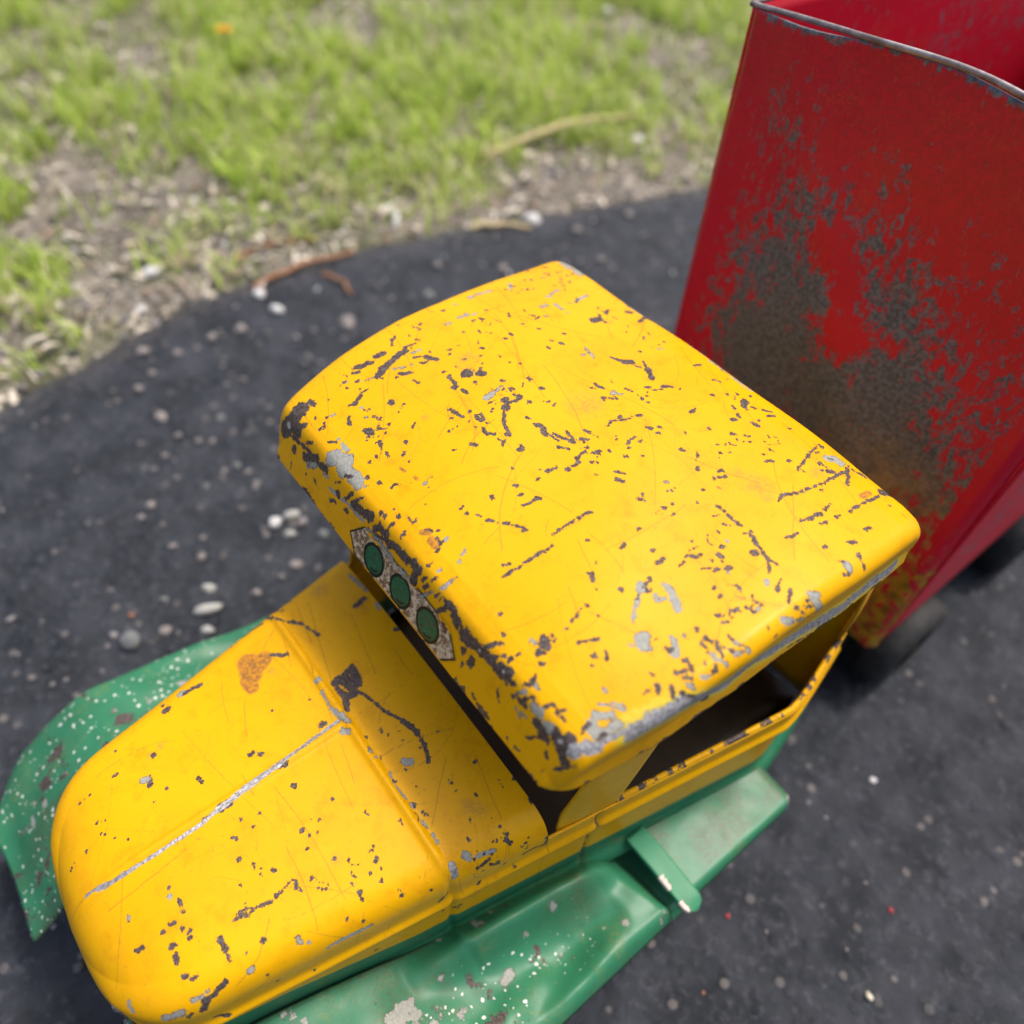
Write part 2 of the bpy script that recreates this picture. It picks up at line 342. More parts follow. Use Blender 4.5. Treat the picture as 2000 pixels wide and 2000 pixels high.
# ------------------------------------------------------------------ END GEOMETRY
STROKES = {
 'roof': 'D41:78,-596,998/83,-588,1000/88,-570,1004 D36:80,-552,1006/82,-536,1008 D26:75,-510,1011/58,-500,1011 D46:132,-578,1004/122,-562,1006/114,-536,1010 D41:114,-536,1010/107,-513,1012/106,-497,1014 D16:96,-492,1014/100,-471,1016 D28:89,-609,996/94,-601,998 D38:149,-476,1017/168,-466,1018 D23:135,-497,1014/140,-487,1016 G23:121,-492,1015/123,-476,1016 G18:137,-544,1009/146,-529,1011/148,-510,1013 D32:156,-544,1010/165,-534,1011 D27:159,-552,1009 D22:190,-534,1011/199,-531,1012 G15:122,-607,999/130,-583,1003 D25:133,-581,1004/142,-576,1005 D20:147,-609,999/146,-625,996 D32:154,-635,994/162,-650,990 G25:98,-630,992 D20:115,-640,991 D39:209,-596,1002 D29:182,-676,984/198,-681,982 G24:153,-696,977/154,-691,979 G24:180,-645,992 G24:205,-653,990/205,-648,991 G17:234,-635,994 D43:232,-668,986/243,-663,987 D21:243,-661,988/245,-648,991 D23:271,-663,987/296,-673,984 D14:268,-668,985 D33:308,-630,996 D29:119,-744,953/127,-738,959 D35:85,-706,969/96,-704,971 D101:86,-729,961/88,-749,945/71,-761,917 D94:104,-752,939/112,-752,940 B100:80,-755,931 D34:92,-761,918/125,-759,925/160,-758,929 D24:152,-753,940/168,-749,950 D48:156,-765,913/196,-755,937 D49:171,-758,929 G39:172,-768,906/201,-760,925 D43:206,-758,930/230,-756,935 G31:226,-761,923/241,-760,925 D43:119,-767,906/118,-769,900 D19:197,-733,964/211,-721,970 G29:209,-714,973 G33:224,-716,972/245,-716,972 G80:230,-744,957/238,-736,963 G98:260,-731,965/271,-740,960 G69:293,-736,962/316,-736,962 G32:333,-733,964 D25:284,-744,956/291,-740,960 D23:267,-757,932/277,-753,941 D32:320,-721,969 D20:119,-780,875/121,-785,862 D17:174,-776,885 D17:204,-772,895/212,-774,890 D27:373,-694,980 D16:374,-701,977 D16:382,-691,981 O32:350,-668,987/362,-666,988 O40:386,-661,991/392,-661,991 G27:410,-656,993 G11:407,-648,995/407,-640,997 D13:420,-656,993 G32:252,-766,911/288,-764,915/312,-761,921/338,-761,921/367,-760,923 D35:281,-762,920/283,-764,915 D28:305,-760,924/319,-750,947 D25:322,-758,928/347,-744,956 D49:330,-757,931/358,-755,936/384,-751,946 D40:315,-767,907 D33:265,-773,891/276,-770,898 D31:398,-740,961/409,-738,963 D13:396,-744,958 D24:431,-724,971 D15:449,-714,976/458,-714,976 D37:180,-789,853/195,-789,853 D27:214,-789,853/223,-789,852 D20:254,-789,851 D24:284,-789,850 D33:303,-526,1017/332,-521,1020 D31:332,-502,1022 D16:351,-518,1021 D19:370,-518,1021 D26:347,-502,1023/366,-502,1023 D16:350,-492,1024/376,-497,1024 D21:382,-510,1022/398,-513,1021 D18:398,-508,1022/407,-502,1022 D27:226,-476,1020/261,-481,1022 D19:255,-489,1020/264,-487,1021 D29:274,-481,1022/289,-479,1024 D22:275,-450,1026/282,-450,1027 R64:208,-447,1022/234,-445,1024/247,-445,1025 D44:244,-450,1024/250,-447,1025 D42:263,-429,1028/266,-424,1029 G41:324,-458,1028/323,-445,1029 G27:323,-445,1029/317,-418,1031 D24:326,-421,1031 D22:307,-408,1032/310,-405,1032 D14:333,-410,1032/339,-413,1032 D14:333,-405,1033/346,-408,1032 D14:337,-466,1027/339,-452,1028 D41:362,-410,1032 D29:365,-416,1031/362,-431,1030 D48:352,-437,1030 D50:368,-447,1029 D25:371,-455,1028/394,-471,1026/413,-479,1024 D35:420,-484,1024 D23:429,-497,1022/436,-505,1021 D32:398,-547,1017/405,-542,1017 D25:461,-487,1021/464,-484,1021 D21:201,-307,1032/207,-307,1032 D18:201,-326,1031/208,-323,1032 D20:243,-368,1032/247,-368,1032 D20:199,-381,1028/205,-376,1029 R227:205,-421,1025 G27:85,-355,1021/91,-337,1022 G38:88,-334,1022 G22:94,-321,1023/97,-313,1023 G19:88,-389,1020/91,-376,1021 D22:42,-368,1019/46,-363,1020 G25:42,-331,1020 G31:38,-294,1020/39,-268,1020/45,-241,1020 G25:57,-194,1020/72,-202,1022 T9:283,-591,1004/299,-594,1004/318,-604,1003/332,-622,999/339,-640,995/340,-656,990 T7:273,-627,996/293,-635,994 T9:305,-638,994/324,-645,993 T5:318,-684,981/331,-658,989/333,-645,993 D20:496,-640,997/496,-635,998 D22:511,-638,996 D22:517,-544,1012/521,-539,1012 D24:511,-586,1006 D9:526,-625,998/532,-622,998 D6:544,-620,998/553,-612,999 D15:565,-604,1000/578,-594,1001 D11:584,-591,1002/593,-583,1003 R95:286,-570,1008 G44:33,-24,1008/65,-28,1013/75,-16,1009 G52:75,-23,1012/96,-25,1014 G27:37,-21,1008/33,-24,1008 G23:111,-16,1010 G11:65,-112,1018/73,-91,1018 G22:44,-186,1019/57,-194,1020/69,-199,1022 G17:84,-152,1021 G25:138,-154,1026/132,-136,1025/127,-117,1023 G33:162,-191,1029/162,-178,1029 G30:172,-162,1028/192,-162,1029 G19:208,-160,1029 G16:194,-210,1032/197,-207,1032 G27:183,-130,1026 G25:184,-115,1025/176,-78,1022 D54:257,-128,1026/260,-115,1025 D22:248,-104,1024 D32:273,-112,1025 D25:251,-88,1023/242,-72,1021 O33:267,-83,1022/277,-80,1022 R81:280,-101,1024 R83:266,-33,1017 D36:269,-38,1017/273,-33,1017 D33:310,-44,1020/302,-18,1014 D16:302,-18,1014/315,-16,1014 D21:261,-220,1034/264,-215,1033 D26:284,-244,1035/290,-241,1034 G18:319,-210,1032/335,-212,1032/358,-218,1033 G23:335,-231,1033/338,-226,1033 D23:374,-186,1032/393,-178,1032 D46:400,-175,1032/406,-165,1032 D20:422,-167,1033/435,-160,1033 D20:419,-144,1032/432,-149,1033 D37:442,-154,1033/467,-167,1035 D20:480,-199,1036/486,-191,1036 D17:496,-191,1036/502,-178,1036 D29:499,-170,1035/509,-154,1035 D20:522,-146,1034/522,-144,1034 D20:416,-268,1033 D19:422,-270,1033/435,-265,1034 G36:457,-260,1034 G19:464,-255,1034/470,-247,1035 D19:454,-284,1033/457,-281,1034 D14:464,-263,1034/473,-265,1034 D26:496,-226,1036/502,-226,1036 D17:416,-373,1031/413,-366,1031 D23:410,-431,1028/413,-429,1028 D24:381,-405,1031/384,-402,1031 D24:330,-366,1034/336,-366,1034 D24:365,-363,1034/368,-360,1033 D35:435,-429,1027/438,-424,1028 D35:451,-426,1027/461,-429,1026 D21:464,-424,1026/490,-421,1026 D23:470,-418,1027/490,-410,1027/502,-402,1027 D37:506,-400,1027 D21:480,-395,1028/499,-397,1028 D14:496,-368,1030/509,-363,1030/525,-360,1030 D28:512,-384,1028/518,-379,1029 D14:509,-387,1028/512,-381,1029 D21:515,-329,1032/512,-307,1034/512,-292,1034 D12:515,-310,1033/525,-286,1035/531,-260,1036 D26:528,-268,1036/531,-260,1036 D21:570,-331,1033/567,-315,1034/567,-307,1034 D23:579,-310,1034/579,-305,1034 D18:579,-337,1032/579,-334,1033 D29:589,-355,1031/592,-352,1031 D16:608,-326,1032 D26:563,-273,1035/567,-270,1035 D14:573,-255,1035/576,-255,1035 D14:583,-268,1035/586,-265,1035 D20:499,-431,1025/515,-418,1026 D25:461,-489,1021/464,-484,1021 D20:540,-421,1025/537,-408,1027/534,-392,1028 D22:550,-437,1024/550,-429,1024 D34:550,-426,1025 D33:546,-452,1022/550,-450,1022 D22:530,-479,1019/534,-463,1021 D18:518,-489,1018 D18:533,-505,1016/533,-500,1017 D11:547,-392,1028/560,-384,1029 D16:550,-384,1029/553,-381,1029 D23:563,-366,1030/566,-366,1030 D9:604,-392,1028/611,-387,1029/620,-381,1029 D31:620,-400,1028/630,-395,1028 G24:672,-337,1029/678,-334,1029 D21:637,-260,1032/641,-257,1032 D22:517,-544,1012/521,-542,1012 D22:686,-270,1029 D11:682,-265,1030 D9:660,-244,1031 D9:666,-249,1031 D9:673,-257,1030 D22:579,-173,1034/576,-160,1033 R406:448,-321,1032 D15:486,-65,1030/490,-49,1028 G16:407,-86,1029/410,-80,1029 L16:234,-16,1010/278,-16,1012/318,-16,1014 L13:378,-16,1018/396,-16,1019 L21:424,-18,1021/449,-13,1019/477,-13,1019 R137:234,-434,1026 R126:218,-408,1027 D64:243,-447,1025 D44:262,-426,1028 L23:487,-20,1023/530,-20,1022/571,-20,1021 L17:578,-23,1022/596,-18,1020 D26:579,-175,1034/576,-160,1033 D20:566,-101,1030/569,-99,1030 D39:620,-72,1027/613,-59,1026 D25:609,-36,1024 D24:632,-62,1027/638,-57,1026 D10:648,-51,1026/663,-38,1025 D29:667,-54,1026/673,-44,1025 D31:636,-120,1029/639,-117,1028 D19:630,-101,1028/639,-104,1028 D33:664,-96,1028/674,-94,1028 D26:659,-152,1029/666,-146,1029 D14:610,-91,1028/620,-94,1028 D18:637,-260,1032/641,-257,1032 D20:686,-270,1029 D13:682,-265,1030 D7:657,-241,1031 D7:663,-247,1031 D7:670,-255,1030 D16:683,-207,1030 D16:689,-218,1030 D7:666,-194,1030 D27:711,-244,1029/715,-233,1029 D22:721,-252,1028/724,-247,1028 D20:724,-239,1028 D13:715,-260,1028/718,-260,1028 O26:734,-270,1027/740,-268,1027 D23:742,-149,1029/749,-144,1029 D14:767,-120,1028/767,-117,1028 D14:789,-123,1028/785,-101,1028 D16:785,-101,1028/775,-67,1027 D14:775,-65,1027/770,-33,1024 D11:789,-117,1028/799,-115,1028 G51:802,-49,1024/811,-38,1022/823,-38,1021 D32:836,-38,1019/850,-51,1020 D27:850,-51,1020/860,-70,1021 D34:823,-78,1025/829,-70,1024 D25:845,-30,1018/869,-20,1013 D13:818,-210,1029/814,-194,1029 D16:814,-194,1029/826,-162,1028/834,-128,1026 D20:828,-144,1027/831,-138,1027 D20:834,-115,1026/837,-107,1025 D16:836,-104,1025/838,-67,1023/840,-44,1020 D18:844,-125,1026/847,-123,1025 D15:869,-215,1028/872,-199,1027 D26:875,-194,1027/878,-170,1026 D11:877,-157,1025/873,-138,1024 D17:902,-120,1020/901,-112,1020 D15:901,-107,1020/904,-91,1018 D18:903,-86,1018/910,-41,1013 X67:893,-70,1018/895,-51,1016 D41:905,-25,1011/914,-13,1005 D17:897,-152,1023/899,-144,1022 D21:891,-189,1026/894,-178,1025 D19:878,-260,1027/882,-249,1027/882,-239,1027 D17:762,-302,1026/766,-300,1026 D19:778,-300,1025 D15:785,-302,1025/814,-302,1025 D17:833,-297,1026 D25:839,-305,1025/842,-302,1026 D23:849,-307,1025/868,-313,1025 D27:874,-315,1025/886,-318,1025 D12:893,-315,1025/902,-315,1025 D12:892,-323,1025/905,-337,1024 D29:861,-329,1024/864,-321,1025 D23:927,-226,1024/927,-220,1024 D22:941,-130,1018/944,-117,1016 D15:944,-128,1017 D23:946,-173,1020/949,-167,1019 D6:940,-181,1021/946,-173,1020 D24:933,-44,1011/936,-41,1011 G41:966,-220,1021/975,-220,1019 D19:959,-223,1022/962,-220,1021 D21:966,-183,1019/975,-189,1017 D15:978,-189,1016/988,-191,1008 D25:977,-236,1017/980,-228,1015 D29:785,-460,1015/783,-450,1016 D27:809,-434,1016/809,-429,1017 D25:807,-408,1019/814,-405,1019 D27:814,-397,1019 D25:834,-373,1021/840,-373,1021 D16:835,-413,1018/842,-402,1018 D24:849,-400,1019/852,-395,1019 D28:859,-384,1020/862,-379,1021 G28:865,-387,1020 G17:812,-368,1021 G17:822,-344,1023 D14:761,-452,1018/764,-450,1018 D11:712,-397,1024 D11:712,-392,1024 D13:713,-379,1025 D15:713,-360,1026 D18:935,-352,1022/929,-342,1023/924,-329,1024 D22:960,-355,1021/945,-331,1023 G24:913,-350,1023/919,-358,1022 R287:773,-210,1029 R131:802,-218,1029 R158:814,-99,1026 R112:734,-215,1029 D24:560,-557,1008/564,-544,1010 D15:564,-544,1010/564,-534,1011 D24:564,-531,1012/567,-526,1012 D11:637,-560,1007/637,-536,1011 D13:637,-536,1011/638,-508,1015 D17:638,-508,1015/643,-479,1019 U9:637,-560,1007/644,-523,1013/646,-481,1019 D10:645,-663,985/648,-630,993 D12:648,-630,993/650,-594,1001 D12:650,-594,1001/655,-568,1006 D23:654,-570,1005 D16:646,-648,989 D17:649,-612,997 U8:645,-663,985/652,-614,997/654,-570,1005 D13:526,-625,998 D11:532,-622,998 D9:544,-620,998 D11:550,-614,999 D9:559,-609,999 D15:565,-604,1000 D17:571,-599,1001/578,-594,1001 D11:584,-591,1002 D9:587,-588,1002 D13:599,-586,1002 D13:602,-583,1003 D24:514,-588,1005/514,-586,1006 D20:539,-547,1010/539,-542,1011 D13:543,-635,995 D24:674,-400,1026/681,-395,1026 D17:671,-387,1027 D15:713,-360,1026 D13:713,-381,1025/713,-376,1025 D13:712,-397,1024 D11:712,-389,1024 D23:717,-445,1021/720,-439,1021 D21:681,-521,1014 D19:761,-452,1018/761,-450,1018 D23:785,-463,1015/783,-450,1016 D24:809,-434,1016 D14:809,-437,1016/809,-429,1017 D16:731,-560,1007/735,-557,1007 D26:737,-562,1007/743,-562,1006 D14:628,-650,989/632,-643,991 D28:795,-492,1012/800,-494,1011 D20:800,-502,1011 G48:799,-513,1010/802,-513,1009 P24:808,-521,1008/813,-531,1007 P29:813,-534,1006/824,-547,1004 P21:824,-547,1004/835,-562,1001 P30:824,-505,1009/833,-510,1008 P16:833,-508,1008/837,-497,1009 D16:812,-508,1009/815,-505,1009 G22:817,-481,1012/824,-479,1012 G35:827,-479,1012/842,-484,1010/862,-494,1008 D12:768,-599,999 D10:771,-599,999 D10:770,-609,997 D8:772,-614,996 D8:774,-622,995 D8:773,-627,994 D16:775,-632,992 D8:779,-645,989 D16:778,-653,988 D12:781,-668,983 D12:783,-673,982 D12:784,-681,980 D12:786,-686,978 D13:787,-694,976 D48:773,-681,980/775,-686,978 D29:765,-678,981 D25:775,-668,983 D39:781,-696,975 G17:781,-696,975 G21:758,-696,975/765,-694,976 D21:796,-709,971/799,-706,972 D10:800,-716,968/803,-726,964/808,-738,958 D25:838,-643,987/839,-640,987 D19:845,-625,990/853,-630,988 D15:848,-653,984 D13:812,-640,989/816,-638,989 D4:808,-648,988/822,-620,993 D16:795,-596,998 G69:865,-570,998/870,-573,997 G23:859,-591,995/870,-578,996 G29:874,-570,997/883,-570,997 D17:878,-557,999/878,-555,1000 G34:889,-534,1002/901,-536,1002 G38:904,-542,1001/912,-549,999 D30:897,-552,999/903,-549,999 D17:902,-497,1007/902,-494,1008 D15:907,-500,1007 G25:900,-518,1004 D12:906,-518,1004 D15:910,-596,991/917,-594,991 D16:692,-706,973/692,-704,973 D22:720,-721,967/723,-721,967 D26:646,-750,948/659,-754,938 D28:668,-750,947/674,-752,942 D60:665,-757,931/680,-757,930/696,-754,937 D55:696,-754,937/716,-753,939/737,-751,944 D24:712,-749,948/722,-738,959/730,-729,964 D19:733,-749,948/747,-738,959 D47:737,-751,944/746,-752,941 D70:758,-751,943/768,-749,948 B43:762,-750,946 B36:707,-754,937 D23:760,-746,952/759,-733,962 D15:761,-726,965/762,-721,967 D21:777,-755,934 D23:783,-750,945/790,-749,948 D31:678,-765,911/682,-766,909 D41:701,-769,901/703,-765,911 D19:688,-777,880/690,-773,889 E50:952,-668,959/961,-627,967/969,-591,971/974,-531,954 E49:974,-531,954/976,-489,938/980,-445,960/981,-392,942 E52:981,-392,942/984,-326,933/989,-260,923/994,-204,913 E55:994,-204,913/994,-141,923/996,-59,918 D57:964,-581,983/972,-560,965 D39:972,-562,973/973,-526,931 B44:961,-586,985 D26:928,-547,999/931,-542,1000 D32:937,-544,999/946,-547,999 D22:935,-568,995/939,-555,998 D22:947,-565,995/954,-557,996 P30:956,-565,993/964,-560,989 D26:945,-588,991/955,-594,986 P26:955,-594,986/963,-588,982 D26:931,-601,988/941,-609,986 D19:927,-622,984/928,-614,986 D23:925,-508,1006/940,-508,1006 D23:923,-497,1007/933,-494,1008 P34:946,-508,1006/955,-508,1005 P30:955,-508,1005/969,-500,1000 D15:936,-489,1008/959,-500,1006 D15:949,-489,1008/962,-481,1008 D13:942,-468,1011/949,-468,1011 P27:967,-481,1006/971,-468,1005 P23:955,-468,1011/961,-466,1011 P15:964,-463,1011/975,-458,1004 D26:965,-523,998/963,-515,1001 P22:961,-542,996/966,-534,994 D11:948,-526,1003/954,-526,1002 P36:971,-315,1020/977,-302,1016 P45:979,-313,1014/987,-297,987 D8:969,-352,1019/982,-321,1009 D6:972,-352,1018/986,-323,991 D14:973,-326,1018 P35:973,-381,1015/980,-371,1008 P28:978,-371,1011/985,-342,997 D19:907,-458,1013/911,-452,1013 D12:914,-450,1014 D14:918,-442,1015 D12:915,-434,1016 D18:918,-431,1016/919,-424,1017 D25:925,-424,1017 D14:926,-413,1018 D20:935,-410,1018/938,-410,1018 P23:939,-402,1019/939,-397,1019 D16:939,-392,1020 D18:930,-395,1020 D8:918,-392,1020/924,-395,1020 X24:904,-410,1018/914,-402,1019 D22:888,-429,1016/888,-426,1016 D12:974,-395,1012 D12:968,-410,1015 D12:981,-402,1002 D32:977,-529,891/978,-515,890 D12:980,-500,892/981,-481,892 D13:986,-371,895/987,-347,895 D11:986,-342,908/990,-284,901 D25:797,-757,929/804,-754,936 P27:800,-755,934/809,-746,951 D38:811,-755,934/818,-754,936 D19:815,-752,940/824,-744,953 P45:834,-750,944/848,-747,947 D49:851,-756,930/862,-756,929 B63:856,-750,943/873,-751,939 P52:870,-751,940/886,-750,940 D49:866,-758,925/874,-758,924 D66:889,-750,940/903,-751,937 D66:905,-753,932/906,-744,946 B55:897,-750,939 S76:920,-747,940/927,-733,950 S65:928,-736,947/937,-719,951 D44:916,-757,922/921,-757,920 D26:917,-760,915/921,-759,915 D21:848,-740,955/851,-733,958 D24:865,-733,957/871,-724,961 D15:852,-731,960/860,-731,959 D17:872,-729,959/882,-733,956 G40:905,-696,967/919,-678,971 G47:911,-706,963/918,-711,961 G55:925,-709,961/932,-701,961 G44:933,-689,965/936,-678,968 G22:927,-678,970/933,-681,968 D16:911,-724,957/907,-719,960/909,-711,962 D16:932,-711,958/932,-701,961 G15:887,-663,978/890,-663,977 G9:897,-681,972/927,-658,975 G7:907,-666,975/918,-658,976 D12:767,-764,913/780,-770,897 D13:850,-770,896/871,-761,918 D17:880,-759,921/883,-760,919 D15:888,-766,906/892,-768,901 D33:679,-764,914/681,-767,906 D41:701,-769,901/703,-765,911 P17:810,-762,918/823,-765,911 P19:822,-761,920/831,-760,922 S33:935,-719,953/947,-673,963/957,-632,971/965,-601,975 D17:802,-744,953/809,-733,961 D23:785,-751,943/787,-749,948 D10:809,-733,961/800,-716,968 G15:807,-731,962/823,-733,960 D27:732,-784,861/737,-785,859 D26:748,-786,857/757,-785,859 D22:768,-785,859/775,-786,857 D23:843,-783,865/850,-783,865 D18:821,-784,863/825,-785,861 D11:912,-769,894/920,-762,909 D13:914,-769,895/933,-751,925 X15:897,-781,871/900,-776,881 D33:265,-773,891/279,-770,898 D36:401,-757,932/412,-751,947 D44:415,-752,945/435,-752,945 D26:407,-760,925/454,-753,944 D52:444,-756,936/463,-753,944 D52:465,-753,944/490,-752,947 D43:499,-753,945/517,-750,952 D55:520,-751,950/531,-751,950 D52:527,-756,938/532,-761,926 D24:433,-747,955/435,-738,964 G27:384,-762,919/405,-761,922 G38:406,-762,920/427,-761,923 G35:435,-762,921/464,-763,919 G33:464,-763,919/478,-764,917 G35:493,-763,920/521,-763,921 G32:537,-761,926 G34:553,-766,913/568,-760,928 G21:560,-768,908/568,-765,915 G14:571,-757,935/592,-740,962 G19:592,-740,962/594,-719,972 D25:549,-754,943/553,-749,954 D23:566,-747,956/570,-742,962 D27:556,-757,935/562,-753,945 D25:586,-754,941/590,-750,951 O64:487,-714,977/496,-706,979 O85:510,-711,977/524,-711,977 D19:513,-701,980/527,-704,979 D17:533,-709,978/533,-719,974 D17:487,-706,979/496,-701,980 G19:527,-694,982/525,-691,983 G19:568,-689,981/565,-681,984 G19:576,-699,978/573,-696,979 G21:563,-733,967/566,-729,970 D27:597,-753,943/598,-750,950 D33:606,-750,950/621,-747,954 D33:604,-760,926/616,-752,945 D37:620,-749,951/633,-750,949 D49:635,-751,946/647,-753,941 D33:640,-756,934/652,-757,931 D36:666,-756,933/679,-753,940 D24:431,-724,971/434,-724,971 D13:449,-714,976/460,-714,976 D29:398,-742,960/409,-738,963 D17:464,-740,964/467,-736,967 D30:175,-789,853/189,-789,853 D25:205,-789,853/225,-789,852 D15:288,-789,850 D21:424,-789,848/430,-789,848 D42:372,-789,847/381,-789,847 D23:392,-789,847/397,-789,847 D32:426,-771,895/431,-772,893 D30:582,-771,898/587,-772,895 D30:601,-772,895/609,-771,897 D28:367,-783,862/375,-780,872 D25:617,-763,918/631,-765,913 D21:632,-766,910/633,-771,896 D23:369,-789,847/381,-789,847',
 'hood': 'D52:190,-1003,518/190,-957,529 D32:251,-1155,533/252,-1116,535 P81:247,-1157,532 D53:263,-1198,532/262,-1191,533 D27:247,-1196,528 K245:266,-1021,542/301,-1028,545 K221:291,-1016,545/281,-994,545 K161:306,-1041,545/327,-1039,547 D22:280,-975,546/304,-946,549 D39:296,-957,548/300,-948,548 D36:156,-835,517/153,-812,519 D29:179,-937,523/208,-925,548/231,-900,541 D23:231,-900,541/252,-885,543/291,-873,546 D34:295,-873,547 P32:422,-932,557/466,-935,556 P47:466,-935,556/510,-923,560 D66:417,-903,550/416,-880,551/407,-855,551 D81:416,-857,551/447,-864,551 D97:425,-885,551/447,-878,551 D64:461,-878,551/461,-898,551 D58:452,-898,551/483,-912,551 D43:430,-903,551/448,-903,551 D76:425,-876,551/438,-873,551 D21:470,-871,551/501,-860,551/537,-851,551/569,-835,551 D52:569,-835,551/605,-826,550 D31:605,-826,550/637,-830,549/668,-841,548 G61:639,-880,548/649,-869,548 S33:503,-1438,516/514,-1401,537/518,-1372,543/522,-1313,551/522,-1248,553 S33:522,-1248,553/522,-1230,553/518,-1209,555 S35:518,-1209,555/514,-1164,558/510,-1109,560 S37:510,-1109,560/506,-1053,558/501,-984,555/497,-935,556 D68:518,-1191,555/518,-1177,555 D41:501,-996,555/501,-987,555 D40:510,-1073,560/514,-1062,558 D29:518,-1223,555/518,-1214,555 G43:396,-930,558/396,-925,560 G31:580,-921,556/589,-921,556 G30:602,-919,553 P25:643,-914,548/673,-919,550/700,-916,547 G34:717,-914,544/722,-912,543 G34:753,-914,542/762,-912,541 G34:784,-910,539/797,-912,538 S57:842,-910,523/854,-912,505 G62:519,-941,555/528,-935,556 D35:456,-1105,553/456,-1100,553 D35:464,-1091,553/468,-1087,553 D36:484,-969,554/484,-962,554 D21:423,-959,553 D21:399,-1030,552 G64:380,-1284,544/383,-1276,545 D34:441,-1202,551/449,-1198,552 R101:339,-1254,540 R92:333,-1232,540 D40:342,-1250,541 D24:422,-1254,549 D24:431,-1280,549 D34:556,-1071,554/561,-1066,554 D24:621,-1023,551 D33:640,-1093,550 D19:641,-1062,550 D19:658,-1073,549 D37:615,-1205,551 D24:568,-1139,553 D24:559,-1171,553 R122:717,-1068,544 D23:713,-1071,544 D23:697,-1254,541/703,-1232,541/704,-1209,542 D23:704,-1209,542/709,-1191,542 D32:706,-1180,542 D18:706,-1177,542/700,-1146,544 D18:708,-1146,543/725,-1141,541 D18:588,-1318,548 G41:600,-1322,547 D22:616,-1313,547/627,-1313,546 D27:635,-1313,545 D27:642,-1338,542/642,-1334,542 D26:641,-1354,539/645,-1350,540 D22:658,-1326,542 D22:670,-1322,541/670,-1318,541 D40:678,-1322,540 D35:639,-1397,526/640,-1391,529 D57:672,-1350,537 D39:683,-1350,535/694,-1354,533 D39:707,-1284,538/723,-1284,536 D22:727,-1284,535/747,-1284,532 D26:721,-1354,529/725,-1350,529 D26:733,-1346,529/734,-1338,530 P44:775,-1267,517/773,-1263,520 D22:751,-1227,535/751,-1230,534 D18:752,-1259,532 P36:781,-1182,527/788,-1182,522 P22:795,-1171,517 P32:812,-1150,489/815,-1132,491 P41:815,-1132,491/822,-1102,491 P28:822,-1102,491/828,-1073,490 D23:803,-1102,523 D28:819,-1080,509 D32:785,-1064,537 D28:827,-1007,520 D33:847,-959,503 D25:855,-950,430/856,-932,450 D23:770,-1034,539 D23:792,-1023,537 D31:825,-1080,301 D28:811,-1186,417 D23:797,-1241,455 D18:790,-1250,498 P39:755,-1357,513/760,-1346,513 D43:764,-1346,507/767,-1330,510 D35:767,-1330,510/765,-1305,519 D56:770,-1354,491/768,-1346,500 D34:764,-1376,485/765,-1369,491 P60:745,-1404,490/757,-1380,498 D36:775,-1350,431/783,-1334,415 P30:759,-1334,518 G43:690,-1443,490/702,-1443,485 G62:842,-882,528/850,-876,523 G39:854,-864,521/864,-832,517 D39:866,-869,497/868,-848,503 D25:872,-848,491/878,-830,475 R168:777,-830,542/801,-814,541 D26:629,-792,550 D26:722,-769,547 D20:745,-830,544 D53:857,-914,305/860,-905,306 G22:584,-1391,534/588,-1391,534 G30:137,-739,517/204,-739,542/259,-730,547 G29:301,-733,549/319,-735,550 R238:192,-814,540 D53:280,-771,548/274,-746,548 R175:280,-764,548 D29:389,-728,553 D34:385,-735,553 D39:865,-805,523/871,-801,516 R109:316,-991,548 D28:889,-778,458/894,-755,460/899,-730,448 D33:899,-730,453/898,-728,484 D36:840,-728,540/845,-728,539 D21:789,-730,544/794,-728,544',
}
